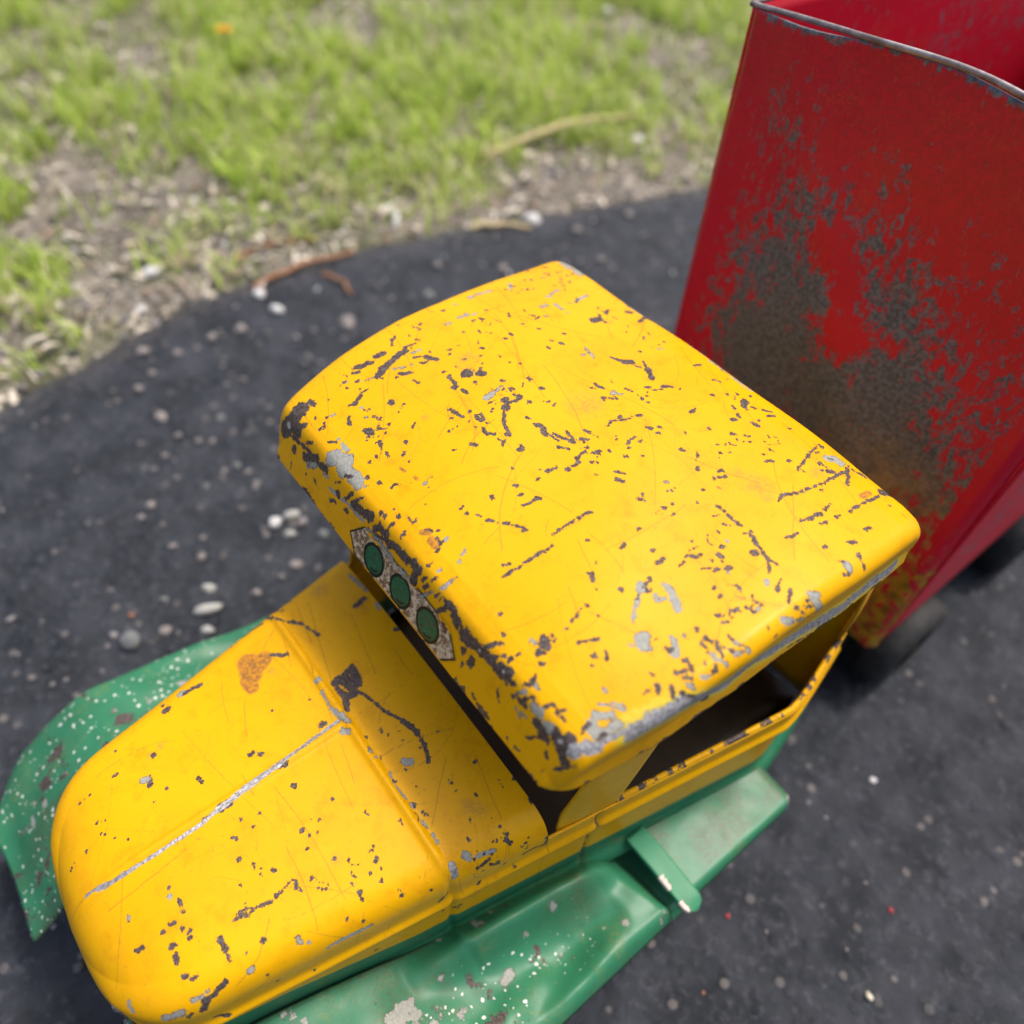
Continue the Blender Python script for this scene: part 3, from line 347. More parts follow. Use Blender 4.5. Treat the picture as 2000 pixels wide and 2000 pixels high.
# ------------------------------------------------------------------ wear marks
KINDS = dict(D='chip', B='bright', P='primer', G='primer', L='primer', S='steel', E='steel', R='stain', T='stain', U='stain', O='rust', K='rust', X='rust')
def wear(P, which, keys=('chip', 'primer', 'steel', 'stain', 'rust', 'lime', 'bright')):
    """signed distances / soft falloffs (one value per vertex) from the recorded chips and scratches"""
    V = P.reshape(-1, 3); n = len(V); A = {k: np.full(n, -0.01 if k in ('chip', 'primer') else 0.0) for k in keys}
    for tok in STROKES[which].split():
        head, body = tok.split(':'); kd = head[0]; r = max(int(head[1:]) / 10000.0, 0.0011)
        pts = np.array([[float(q) for q in p.split(',')] for p in body.split('/')]) / 1000.0
        r *= (1.75 if r > 0.0062 else 1.55) if (r > 0.0034 and kd in 'DPG' and which == 'roof') else 1.0; pad = r * 3 + 0.02; lo, hi = pts.min(0) - pad, pts.max(0) + pad
        ids = np.nonzero(((V > lo) & (V < hi)).all(1))[0]
        if not len(ids): continue
        v = V[ids]; d = np.full(len(ids), 9.0)
        if len(pts) == 1: d = np.linalg.norm(v - pts[0], axis=1)
        for a, b in zip(pts[:-1], pts[1:]):
            ab = b - a; t = np.clip((v - a) @ ab / (ab @ ab + 1e-12), 0, 1); d = np.minimum(d, np.linalg.norm(v - a - t[:, None] * ab, axis=1))
        k = KINDS[kd]
        if k in ('chip', 'primer'):
            val = (r - d) * S; A[k][ids] = np.maximum(A[k][ids], val)
            if kd == 'P': A['bright'][ids] = np.maximum(A['bright'][ids], 0.25 * np.clip(1.5 - d / r, 0, 1))
        elif kd == 'E':
            r *= 2.7
            A['steel'][ids] = np.maximum(A['steel'][ids], np.clip(1.25 - d / r * 0.75, 0, 1)); A['lime'][ids] = np.maximum(A['lime'][ids], np.clip(1.3 - d / (r * 2.2), 0, 1))
        elif kd == 'S': r = r * 1.2; A['steel'][ids] = np.maximum(A['steel'][ids], np.clip(1.3 - d / r * 0.75, 0, 1))
        else:
            amp = dict(R=0.75, T=0.85, U=0.95).get(kd, 1.0); A[k][ids] = np.maximum(A[k][ids], amp * np.clip(1.25 - d / r, 0, 1) ** (0.8 if kd in 'TU' else 1.0))
    return A
def put_wear(me, A):
    for k, v in A.items(): setattr_pt(me, k, v)
def lattice(x, y, seed, z=None):   # smooth value noise
    x = np.asarray(x, float); y = np.asarray(y, float); r = np.random.default_rng(seed).random((256, 256))
    xi = np.floor(x).astype(int); yi = np.floor(y).astype(int); fx = x - xi; fy = y - yi
    fx = fx * fx * (3 - 2 * fx); fy = fy * fy * (3 - 2 * fy); g = lambda a, b: r[a & 255, b & 255]
    return (g(xi, yi) * (1 - fx) + g(xi + 1, yi) * fx) * (1 - fy) + (g(xi, yi + 1) * (1 - fx) + g(xi + 1, yi + 1) * fx) * fy
def fbm(x, y, f, seed, o=4):
    t = 0; a = 1; s = 0
    for i in range(o): t = t + a * lattice(x * f * 2 ** i, y * f * 2 ** i, seed + i); s += a; a *= 0.55
    return t / s

# ------------------------------------------------------------------ THE TRUCK
truck = empty('toy_dump_truck', label='worn pressed-steel toy dump truck with yellow cab, green fenders and red bed', category='toy truck')

def hairlines(P, n, seed, lo=0.04, hi=0.35):
    r = np.random.default_rng(seed); ny, nx = P.shape[:2]; V = P.reshape(-1, 3); out = np.zeros(len(V))
    for _ in range(n):
        i = r.uniform(0.05, 0.9) * ny; j = r.uniform(0.12, 0.88) * nx; th = r.choice([r.normal(0.7, 0.5), r.uniform(0, 3.14)]); L = r.uniform(lo, hi) ** 1.3 / 0.0021; bend = r.normal(0, 0.25)
        t = np.linspace(-0.5, 0.5, 9); ang = th + bend * t; ii = np.clip(i + L * t * np.sin(ang), 0, ny - 1).astype(int); jj = np.clip(j + L * t * np.cos(ang), 0, nx - 1).astype(int)
        pts = P[ii, jj]; ids = np.nonzero(((V > pts.min(0) - 0.006) & (V < pts.max(0) + 0.006)).all(1))[0]; v = V[ids]; d = np.full(len(ids), 9.0)
        for a, b in zip(pts[:-1], pts[1:]):
            ab = b - a; q = np.clip((v - a) @ ab / (ab @ ab + 1e-12), 0, 1); d = np.minimum(d, np.linalg.norm(v - a - q[:, None] * ab, axis=1))
        out[ids] = np.maximum(out[ids], r.uniform(0.35, 0.95) * np.clip(1.5 - d / 0.0011, 0, 1))
    return out
def specks(P, n, seed, chip):
    r = np.random.default_rng(seed); ny, nx = P.shape[:2]; V = P.reshape(-1, 3)
    cen = np.stack([r.uniform(0.04, 0.93, n // 6) * ny, r.uniform(0.14, 0.86, n // 6) * nx], -1)
    for _ in range(n):
        c = cen[r.integers(len(cen))] + r.normal(0, 18, 2); i, j = np.clip(c, 1, [ny - 2, nx - 2]).astype(int); a = r.uniform(0, 3.14); l = r.exponential(2.2)
        q = np.array([P[min(max(int(i + l * k * np.sin(a)), 0), ny - 1), min(max(int(j + l * k * np.cos(a)), 0), nx - 1)] for k in (-1, 0, 1)]); rad = 0.0009 + 0.0009 * r.random() ** 2
        i0_, i1_, j0_, j1_ = max(i - 14, 0), min(i + 15, ny), max(j - 14, 0), min(j + 15, nx); v = P[i0_:i1_, j0_:j1_].reshape(-1, 3)
        d = np.min([np.linalg.norm(v - b, axis=1) for b in q], axis=0); idx = (np.arange(i0_, i1_)[:, None] * nx + np.arange(j0_, j1_)[None]).ravel(); chip[idx] = np.maximum(chip[idx], (rad - d) * S)
# cab roof
RP, RARC = roof_grid(601, 561)
me = mesh('cab_roof', m3(RP.reshape(-1, 3)), gridfaces(561, 601)); RA = wear(RP, 'roof')
# rubbed lips all round
fl = (RARC[-1] - RARC)[:, None] + 0 * RP[..., 0]; lipn = (fbm(RP[..., 0] * 45 + 9, RP[..., 1] * 6, 1.0, 17, 4) - 0.56) * 0.075 - fl
sl = np.minimum(np.arange(601), np.arange(601)[::-1])[None, :] * 0.0021 + 0 * RP[..., 0]; lips = (fbm(RP[..., 1] * 30 + 9, RP[..., 0] * 3, 1.0, 27, 4) - 0.60) * 0.06 - sl
RA['chip'] = np.maximum(RA['chip'], np.maximum(lipn, lips).ravel() * S)
RA['green'] = np.full(RP.shape[0] * RP.shape[1], -0.01)
specks(RP, 230, 11, RA['chip']); RA['hair'] = hairlines(RP, 120, 3)
put_wear(me, RA)
roof = solid(link('cab_roof', me, M['yellow'], truck, label='scratched and chipped yellow cab roof'), 0.0006, 0.0)

# printed lamp decal on the visor: a curved patch that follows the pressing
i0, i1 = 560 - 130, 558
j0, j1 = 130, 470
sub = RP[i0:i1, j0:j1]; du = np.gradient(sub, axis=0); dv = np.gradient(sub, axis=1)
nrm = np.cross(du, dv); nrm /= np.linalg.norm(nrm, axis=-1, keepdims=True)
if nrm[..., 1].mean() > 0: nrm = -nrm
DP = sub + nrm * 0.0032
px_ = DP[..., 0] - 0.5072; arcl = np.repeat(RARC[i0:i1][:, None], j1 - j0, 1)
zm = RP[i0:i1, 300, 2]; a_mid = np.interp(-0.885, -zm, RARC[i0:i1]); pz = a_mid - arcl      # + is up the face
hexd = np.minimum(0.0425 - np.abs(pz), (0.168 - np.abs(px_) - 0.037 / 0.0425 * np.abs(pz)) * 0.755)
lamp = np.full(px_.shape, 9.0); arcv = np.zeros(px_.shape)
for cx in (-0.0832, 0.003, 0.0865):
    q = np.hypot((px_ - cx) / 0.0262, (pz + 0.001) / 0.0265); an = np.arctan2((pz + 0.001), (px_ - cx))
    lamp = np.minimum(lamp, np.where(an > 1.0, q * 0.97, q * 1.02)); arcv = np.maximum(arcv, ((np.abs(q - 0.78) < 0.09) & (an < -0.6) & (an > -1.75)) * 1.0)
peel = np.clip((pz - 0.020) / 0.022, 0, 1) * (0.55 + 0.5 * np.sin(px_ * 55 + 1.0) * (px_ > -0.12)) * (px_ < 0.14)
keep = (hexd > -0.0003)
fc = gridfaces(*px_.shape); kf = keep.ravel()[fc].all(1); fc = fc[kf]; used = np.unique(fc); remap = np.full(px_.size, -1); remap[used] = np.arange(len(used))
me = mesh('lamp_decal', m3(DP.reshape(-1, 3)[used]), remap[fc]); DA = wear(DP, 'roof')
put_wear(me, {k: v[used] for k, v in DA.items()})
for k, v in (('panel', hexd * S), ('lamp', lamp), ('arc', arcv), ('peel', peel)): setattr_pt(me, k, v.ravel()[used])
link('lamp_decal', me, M['decal'], roof, label='printed strip of three green marker lamps on the visor')

# hood with its pressed beads
HP = hood_relief(hood_grid(521, 421))
def zbound(y): return np.interp(y, [-1.5, -1.38, -1.24, -1.0, -0.1], [0.33, 0.345, 0.325, 0.25, 0.215])
me = mesh('hood', m3(HP.reshape(-1, 3)), gridfaces(HP.shape[0], HP.shape[1])); HA = wear(HP, 'hood')
specks(HP, 120, 12, HA['chip']); HA['hair'] = hairlines(HP, 70, 4)
HA['green'] = ((zbound(HP[..., 1]) - HP[..., 2]) * S).ravel()
put_wear(me, HA)
hood = solid(link('hood', me, M['yellow'], truck, label='yellow hood with a rubbed centre bead and green lower edge'), 0.0009, 0.0)

# cab sides: door skin below the sill, pillars and top rail above it
def win_rear(z): return np.interp(z, [0.47, 0.60, 0.72, 0.80, 0.85, 0.875, 0.895], [-0.575, -0.555, -0.538, -0.512, -0.455, -0.345, -0.060])
def rear_y(z): return 0.13 - 0.17 * np.clip((np.asarray(z, float) - 0.47) / 0.42, 0, 1)
def up_x(y, z):
    t = np.clip((z - 0.47) / 0.45, 0, 1); lo = hw(y) - 0.004; hi = np.interp(y, [-0.75, -0.45, -0.05, 0.13], [0.400, 0.448, 0.468, 0.452])
    return lo + (hi - lo) * t - 0.015 * np.clip((-0.655 - y) / 0.06, 0, 1) * np.clip((z - 0.45) / 0.08, 0, 1)
def side_attrs(o, P):
    V = P.reshape(-1, 3); g = (zbound(V[:, 1]) - V[:, 2]) * S
    setattr_pt(o, 'green', g)
    for k in ('primer',): setattr_pt(o, k, np.full(len(V), -0.01))
for sd in (1, -1):
    pieces = []; yy = np.linspace(-0.728, 0.13, 190); zz = np.r_[np.linspace(0.132, 0.36, 16), np.linspace(0.365, 0.47, 24)]
    Y, Z = np.meshgrid(yy, zz, indexing='ij'); X = side_x(Y, Z); pieces.append(np.stack([XC + sd * X, Y, Z], -1))
    zz = np.linspace(0.47, 0.93, 40); t = np.linspace(0, 1, 24); P = np.zeros((40, 24, 3))
    for i, z in enumerate(zz):
        yf = -0.705 + 0.15 * (z - 0.47); yr = win_rear(z) if z < 0.895 else rear_y(z)
        y = yf + (yr - yf) * t; P[i] = np.stack([XC + sd * up_x(y, z), y, np.full(24, z)], -1)
    pieces.append(P)
    Y, Z = np.meshgrid(np.linspace(-0.035, 0.0, 8), np.linspace(0.47, 0.93, 20), indexing='ij'); Y = Y + rear_y(Z); pieces.append(np.stack([XC + sd * up_x(Y, Z), Y, Z], -1))
    V = np.concatenate([p.reshape(-1, 3) for p in pieces]); F = []; off = 0
    for p in pieces: F.append(gridfaces(p.shape[0], p.shape[1], off)); off += p.shape[0] * p.shape[1]
    me = mesh('cab_side', m3(V), np.concatenate(F))
    setattr_pt(me, 'green', (zbound(V[:, 1]) - V[:, 2]) * S)
    seam = np.abs(V[:, 1] + 0.615) ; below = V[:, 2] < 0.46
    setattr_pt(me, 'chip', np.where(below, 0.00012 - 0.15 * seam * 0.9, -0.01)); setattr_pt(me, 'primer', np.full(len(V), -0.01))
    setattr_pt(me, 'stain', np.where(below, 0.3 * np.clip(1 - seam / 0.02, 0, 1), 0.12))
    side = solid(link('cab_side', me, M['yellow'], truck), 0.0009, 0.0)
    b = Build(); ys = np.linspace(-0.573, 0.098, 60)
    b.tube(np.stack([XC + sd * (hw(ys) - 0.005), ys, np.full(60, 0.474)], -1), 0.0065, 10)
    me = b.done('window_sill'); v = np.empty(len(me.vertices) * 3, np.float32); me.vertices.foreach_get('co', v); v = v.reshape(-1, 3)
    setattr_pt(me, 'green', np.full(len(v), -0.01))
    nz = fbm(v[:, 1] * 400, v[:, 0] * 60, 1.0, 5)
    setattr_pt(me, 'chip', (nz - 0.60) * 0.004); setattr_pt(me, 'primer', (fbm(v[:, 1] * 300, v[:, 0] * 60, 1.0, 15) - 0.72) * 0.004)
    link('window_sill', me, M['yellow'], side)
# cab back, floor
b = Build(); zz = np.linspace(0.17, 0.955, 20); P = np.zeros((20, 24, 3))
for i, z in enumerate(zz):
    ry = float(rear_y(z)) - 0.004; h = float(up_x(ry, z)) - 0.006 if z > 0.47 else float(hw(ry)) - 0.008
    P[i] = np.stack([XC + np.linspace(-h, h, 24), np.full(24, ry), np.full(24, z)], -1)
b.grid(P); me = b.done('cab_back'); setattr_pt(me, 'primer', np.full(len(me.vertices), -0.01)); setattr_pt(me, 'chip', np.full(len(me.vertices), -0.01)); setattr_pt(me, 'green', np.full(len(me.vertices), -0.01))
solid(link('cab_back', me, M['yellow'], truck), 0.0009, 0.0)
b = Build(); fy_ = np.linspace(-0.72, 0.115, 30); b.grid(np.stack([np.stack([XC + k_ * (hw(fy_) - 0.010), fy_, np.full(30, 0.150)], -1) for k_ in np.linspace(-1, 1, 12)]))
solid(link('cab_floor', b.done('cab_floor'), M['inside'], truck), 0.0009, 0.0)

# running boards with their step tabs, and the front fenders
def board_z(t, z0): return z0 - 0.030 * np.clip((t - 0.90) / 0.10, 0, 1) ** 2.2
def fender_base(y): return sum(_fender_base(y + q) for q in np.linspace(-0.06, 0.06, 13)) / 13
def _fender_base(y): return np.interp(y, [-1.66, -1.60, -1.50, -1.38, -1.25, -1.12, -1.0, -0.86, -0.70, -0.60, -0.44], [0.02, 0.09, 0.19, 0.262, 0.262, 0.215, 0.155, 0.140, 0.138, 0.136, 0.134])
for sd in (1, -1):
    t = np.linspace(0, 1, 46); yy = np.linspace(-0.498, -0.108, 60); P = np.zeros((60, 46, 3))
    for i, y in enumerate(yy):
        xi = float(side_x(y, 0.14)) - 0.01; xo = 0.622 - 0.01 * np.clip((y + 0.125) / 0.017, 0, 1)
        x = xi + (xo - xi) * t; z = board_z(t, 0.152 - 0.006 * np.clip((y + 0.13) / 0.022, 0, 1) ** 2) + 0.016 * (fbm(x * 6, np.full(46, y * 6 + sd), 1.0, 31, 3) - 0.5)
        P[i] = np.stack([XC + sd * x, np.full(46, y), z], -1)
    b = Build(); b.grid(P); me = b.done('running_board'); n_ = len(me.vertices); V = P.reshape(-1, 3)
    cor = np.hypot(np.abs(V[:, 0] - XC) - 0.622, (V[:, 1] + 0.108)); setattr_pt(me, 'primer', (0.020 - np.minimum(cor * 1.0, 9)) * S); setattr_pt(me, 'chip', np.full(n_, -0.01))
    setattr_pt(me, 'stain', 0.85 * np.clip(fbm(V[:, 0] * 11, V[:, 1] * 11, 1.0, 3) * 3.6 - 1.25, 0, 1) * (np.abs(V[:, 0] - XC) < 0.60)); setattr_pt(me, 'pit', np.full(n_, -0.10))
    board = solid(link('running_board', me, M['green'], truck), 0.0009, 0.0)
    # tab
    u = np.linspace(0, 1, 26); v = np.linspace(-1, 1, 13); P = np.zeros((26, 13, 3))
    for i, a in enumerate(u):
        x = 0.445 + 0.200 * a; hwid = 0.026 * (1 if x < 0.622 else math.sqrt(max(0.02, 1 - ((x - 0.622) / 0.0232) ** 2)))
        P[i] = np.stack([np.full(13, XC + sd * x), -0.478 + v * hwid, np.full(13, 0.162 + 0.003 * math.sin(a * 5) - 0.008 * max(0, (a - 0.86) / 0.14) ** 2)], -1)
    b = Build(); b.grid(P); me = b.done('step_tab'); V = P.reshape(-1, 3); q = (V[:, 1] + 0.478 + 0.026)
    ax = np.abs(V[:, 0] - XC)
    setattr_pt(me, 'primer', np.where(((ax > 0.545) & (ax < 0.585)) | ((ax > 0.605) & (ax < 0.64)), (0.010 - q) * S, -0.01)); setattr_pt(me, 'chip', np.full(len(V), -0.01)); setattr_pt(me, 'pit', np.full(len(V), -0.5))
    solid(link('step_tab', me, M['tab'], board), 0.0022, 0.0)
    # fender
    yy = np.concatenate([np.linspace(-0.455, -1.30, 120), np.linspace(-1.31, -1.655, 50)]); t = np.linspace(0, 1, 60); P = np.zeros((170, 60, 3))
    for i, y in enumerate(yy):
        xi = max(float(side_x(y, 0.14)) - 0.012, 0.20); xo = 0.624 - 0.10 * np.clip((-1.52 - y) / 0.135, 0, 1) ** 2
        x = xi + (xo - xi) * t; base = float(fender_base(y))
        swell = 0.072 * np.exp(-((t - 0.17) / 0.13) ** 2) * np.clip((-0.55 - y) / 0.10, 0, 1) * np.clip((y + 1.06) / 0.14, 0, 1)
        dish = -0.034 * np.exp(-((t - 0.55) / 0.22) ** 2) * np.clip((-0.60 - y) / 0.1, 0, 1) * np.clip((y + 1.0) / 0.2, 0, 1)
        arch = (base - 0.135) * np.clip((-0.90 - y) / 0.2, 0, 1); inner = 1 - 0.5 * np.clip((0.10 - t) / 0.10, 0, 1) * 0
        z = base + swell + dish - 0.045 * np.clip((t - 0.86) / 0.14, 0, 1) ** 2 - arch * 0.28 * t ** 3
        z = z + 0.030 * (fbm(x * 6, np.full(60, y * 6 + 3 * sd), 1.0, 41, 3) - 0.5) + 0.010 * np.sin((t * 1.2 + y * 2.2) * 9) * np.clip((-0.62 - y) / 0.1, 0, 1) * np.exp(-((t - 0.8) / 0.2) ** 2)
        ys_ = -0.605 + 0.085 * t; dip = np.clip((y - ys_) / (-0.485 - ys_), 0, 1); z = z - 0.085 * dip * dip * (3 - 2 * dip)
        z[0] = min(z[0], z[1]) - 0.006
        P[i] = np.stack([XC + sd * x, np.full(60, y), z], -1)
    b = Build(); b.grid(P); me = b.done('fender'); V = P.reshape(-1, 3); ax = np.abs(V[:, 0] - XC); T = np.tile(t, 170)
    heavy = np.clip((-0.62 - V[:, 1]) / 0.35, 0, 1) * np.exp(-((T - 0.55) / 0.30) ** 2)
    setattr_pt(me, 'pit', -0.02 + (0.30 if sd < 0 else 0.0) + 0.36 * heavy + 0.20 * np.exp(-((T - 0.58) / 0.20) ** 2) * np.clip((-0.55 - V[:, 1]) / 0.1, 0, 1)); nz = fbm(V[:, 0] * 26, V[:, 1] * 26, 1.0, 77, 5)
    left_ = 1.0 if sd < 0 else 0.0
    hv = np.clip((-0.72 - V[:, 1]) / 0.35, 0, 1.0) * np.exp(-((T - 0.50) / 0.26) ** 2)
    setattr_pt(me, 'primer', (nz - 0.76 + 0.24 * hv + -0.16 * left_) * 0.010); setattr_pt(me, 'chip', (fbm(V[:, 0] * 20 + 5, V[:, 1] * 20, 1.0, 99, 5) - 0.80 + 0.10 * hv) * 0.008)
    setattr_pt(me, 'stain', 0.9 * np.clip(1 - (T - 0.0) / 0.045, 0, 1) + 0.75 * np.clip(fbm(V[:, 0] * 9, V[:, 1] * 9, 1.0, 6) * 2.8 - 1.2, 0, 1) * (T < 0.5) + 0.7 * np.clip((T - 0.975) / 0.025, 0, 1))
    fen = solid(link('fender', me, M['green'], truck), 0.0009, 0.0)

# grille, bumper, headlights (towards the nose)
b = Build(); gx = np.linspace(-0.21, 0.21, 15)
b.grid(np.stack([np.stack([np.full(15, XC) + gx, -1.512 + 0.45 * gx ** 2 * 2, np.full(15, z)], -1) for z in np.linspace(0.0, 0.30, 5)]))
gr = solid(link('grille', b.done('grille'), M['green'], truck), 0.001, 0.0)
for q in np.linspace(-0.18, 0.18, 10):
    b = Build(); b.box((XC + q - 0.007, -1.524 + 0.9 * q * q, 0.02), (XC + q + 0.007, -1.515 + 0.9 * q * q, 0.285)); link('grille_bar', b.done('grille_bar'), M['steel'], gr, smooth=False)
# chassis and wheels
b = Build()
for sd in (1, -1): b.box((XC + sd * 0.22 - 0.03, -1.40, -0.02), (XC + sd * 0.22 + 0.03, 2.0, 0.085))
for y in (-1.2, -0.3, 0.6, 1.3): b.box((XC - 0.19, y - 0.03, -0.01), (XC + 0.19, y + 0.03, 0.06))
link('chassis_frame', b.done('chassis_frame'), M['darksteel'], truck, smooth=False)
WR = 0.168
def wheel(x, y):
    wdt = 0.055
    tw = empty('wheel', parent=truck); tw.location = m3([x, y, WR - GZ])
    prof = [(-wdt, 0.085), (-wdt, 0.135), (-wdt * 0.8, 0.160), (-wdt * 0.4, WR), (wdt * 0.4, WR), (wdt * 0.8, 0.160), (wdt, 0.135), (wdt, 0.085)]
    return tw, prof
tyre_me = rim_me = None
for (x, y) in [(XC + 0.50, -1.20), (XC - 0.50, -1.20)] + [(XC + s_ * d_, y_) for y_ in (0.68, 1.42) for s_ in (1, -1) for d_ in (0.490, 0.345)]:
    tw, prof = wheel(x, y)
    if tyre_me is None:
        o0 = [XC, 0, -GZ]
        b = Build(); b.lathe(prof, o0, 0, 48); tyre_me = b.done('tire')
        b = Build(); b.lathe([(-0.045, 0.0), (-0.05, 0.03), (-0.03, 0.04), (-0.035, 0.086), (0.035, 0.086), (0.03, 0.04), (0.05, 0.03), (0.045, 0.0)], o0, 0, 36); rim_me = b.done('rim')
    link('tire', tyre_me, M['rubber'], tw); link('rim', rim_me, M['yellow_plain'], tw)
for y in (-1.20, 0.68, 1.42):
    b = Build(); b.tube([(XC - 0.5, y, WR - GZ), (XC + 0.5, y, WR - GZ)], 0.016, 12); link('axle', b.done('axle'), M['darksteel'], truck)

# ------------------------------------------------------------------ dump bed
bed = empty('dump_bed', parent=truck, label='tall red dump bed, paint rubbed through to grey'); BY0, BY1, BZ0, BZ1, BH = 0.42, 2.05, 0.12, 1.470, 0.468
BX = XC + 0.013
WORN_AND_SHEEN = [(0.228,1.285,.117,.35),(0.333,1.134,.117,.55),(0.334,0.948,.164,.75),(0.433,1.003,.079,.9),(0.375,0.757,.185,1.0),(0.547,0.741,.167,.95),(0.652,0.646,.155,.8),(0.495,1.114,.114,.45),(0.585,1.036,.115,.6),(0.489,1.282,.073,.35),(0.638,0.839,.133,.7),(0.761,0.702,.137,.6),(0.266,0.818,.086,.6),(0.425,1.103,.044,-.5),(0.479,1.028,.047,-.6),(0.54,0.925,.048,-.5),(0.226,1.358,.077,.25)]  # grey wear spots; negative ones paint in the red band of a diagonal reflection
def top_z(x): q = (x - BX) / BH; return BZ1 + 0.012 * (1 - q * q) + 0.010 * np.sin(q * 4.0 + 2.2) * (1 - q * q)
xx = np.linspace(-1, 1, 161); vv = np.linspace(0, 1, 181); P = np.zeros((181, 161, 3))
X = BX + BH * xx
for i, a in enumerate(vv):
    z = BZ0 + (top_z(X) - BZ0) * a; mid = np.interp(z, [0.2, 0.6, 1.26, 1.45], [0.70, 0.69, 0.30, 0.22])
    y = BY0 + 0.030 * (1 - xx ** 2) * 0.6 - 0.022 * np.exp(-((X - mid) / 0.10) ** 2) + 0.006 * (fbm(X * 6, z * 6, 1.0, 12) - 0.5)
    y = y + 0.03 * np.clip((np.abs(xx) - 0.95) / 0.05, 0, 1) ** 2
    P[i] = np.stack([X, y, z], -1)
b = Build(); b.grid(P); me = b.done('front_panel'); V = P.reshape(-1, 3); wn = np.full(len(V), 0.04)
for (cx, cz, r, wt) in WORN_AND_SHEEN:
    g = np.exp(-(((V[:, 0] - cx) ** 2 + (V[:, 2] - cz) ** 2) / (r * 1.05) ** 2)); wn = np.maximum(wn, wt * g) if wt > 0 else wn + wt * g
wn = 0.80 * wn
wn = wn + 0.55 * np.exp(-((V[:, 2] - top_z(V[:, 0])) / 0.012) ** 2) - 0.3 * (np.abs(V[:, 0] - BX) > 0.42)
wn += 0.22 * np.clip((V[:, 0] - 0.60) / 0.1, 0, 1) * np.clip((1.25 - V[:, 2]) / 0.3, 0, 1) + 0.12 * np.clip((1.35 - V[:, 2]) / 0.2, 0, 1) * (V[:, 0] > 0.12)
wn = np.maximum(wn, 0.52 * np.clip((0.70 - V[:, 2]) / 0.3, 0, 1) * np.clip((V[:, 0] - 0.60) / 0.15, 0, 1)); setattr_pt(me, 'low_yellow', np.clip((0.80 - V[:, 2]) / 0.35, 0, 1) * np.clip((V[:, 0] - 0.55) / 0.22, 0, 1)); setattr_pt(me, 'stain', 0.45 * np.clip((V[:, 2] - 0.95) / 0.4, 0, 1)); setattr_pt(me, 'worn', wn); setattr_pt(me, 'primer', np.full(len(V), -0.01)); setattr_pt(me, 'chip', np.full(len(V), -0.01))
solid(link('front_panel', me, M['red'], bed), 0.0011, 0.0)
for sd in (1, -1):
    Y, Z = np.meshgrid(np.linspace(BY0 + 0.03, BY1, 50), np.linspace(BZ0 + 0.03, BZ1, 40), indexing='ij')
    b = Build(); b.grid(np.stack([BX + sd * BH + 0.012 * sd * np.sin(Y * 2.5) * (Z - BZ0), Y, Z], -1)); me = b.done('side_panel'); V = (Y.ravel(), Z.ravel())
    setattr_pt(me, 'worn', 0.30 * np.clip(fbm(V[0] * 3, V[1] * 3, 1.0, 8 + sd) * 2 - 0.6, 0, 1) + 0.06); setattr_pt(me, 'primer', np.full(len(me.vertices), -0.01)); setattr_pt(me, 'chip', np.full(len(me.vertices), -0.01))
    solid(link('side_panel', me, M['red'], bed), 0.0011, 0.0)
for nm, G in (('tailgate', ((BX - BH, BY1, BZ0 + 0.03), (BX + BH, BY1 + 0.008, BZ1 - 0.12))), ('bed_floor', ((BX - BH + 0.006, BY0 + 0.05, BZ0 + 0.03), (BX + BH - 0.006, BY1 - 0.002, BZ0 + 0.038)))):
    b = Build(); b.box(*G); me = b.done(nm); setattr_pt(me, 'worn', np.full(len(me.vertices), 0.30)); setattr_pt(me, 'primer', np.full(len(me.vertices), -0.01)); setattr_pt(me, 'chip', np.full(len(me.vertices), -0.01)); link(nm, me, M['red'], bed, smooth=False)
xr = np.linspace(-1, 1, 80); q = BX + BH * xr
fr = np.stack([q, BY0 + 0.018 * (1 - xr ** 2) - 0.002, top_z(q) + 0.006], -1)
fr[:, 2] += 0.003 * np.sin(xr * 7); fr[:, 1] += 0.004 * np.sin(xr * 6 + 1)
left = np.stack([np.full(30, BX - BH), np.linspace(BY1, BY0 + 0.02, 30), np.full(30, BZ1 + 0.006)], -1); right = left[::-1].copy(); right[:, 0] = BX + BH
b = Build(); b.tube(np.vstack([left, fr, right]), 0.0058, 12); link('rolled_rim', b.done('rolled_rim'), M['rim'], bed)
# ------------------------------------------------------------------ GROUND: asphalt drive, soil, grass, stones
EDGE_Y = [-60, -3, -1.23, -0.55, -0.28, 0.52, 1.36, 2.54, 4.5, 9, 60]; EDGE_X = [-1.5, -1.65, -1.90, -2.11, -2.17, -2.13, -1.93, -1.60, -1.3, -1.0, -1.0]
def edge_x(y): y = np.asarray(y, float); return np.interp(y, EDGE_Y, EDGE_X) + 0.10 * (fbm(y + 50, y * 0 + 3, 1.6, 71, 4) - 0.5) + 0.05 * (fbm(y + 50, y * 0 + 9, 9.0, 75, 3) - 0.5)
def far(a, first, grow, n): return a + first * np.cumsum(grow ** np.arange(n))
sv = np.r_[np.linspace(-0.16, 0.14, 26), np.arange(0.155, 4.6, 0.018), far(4.6, 0.05, 1.25, 26)]
yv = np.r_[far(3.2, 0.05, 1.25, 26)[::-1] * -1, np.arange(-3.2, 4.6, 0.02), far(4.6, 0.05, 1.25, 26)]
YY, SS = np.meshgrid(yv, sv, indexing='ij'); XX = edge_x(YY) + SS
def asphalt_h(x, y): return 0.034 * (fbm(x + 40, y + 40, 9, 21, 5) - 0.5) + 0.014 * (fbm(x + 40, y + 40, 24, 28, 2) - 0.5) + 0.030 * (fbm(x + 40, y + 40, 1.3, 25, 3) - 0.5) - 0.006
roll = np.where(SS < 0.10, -0.115 * (np.clip((0.10 - SS) / 0.26, 0, 1)) ** 1.8, 0)
nearm = np.clip(1 - (np.hypot(XX, YY) - 6) / 6, 0, 1)
ZZ = -GZ + asphalt_h(XX, YY) * (0.3 + 0.7 * nearm) + roll * 1.3
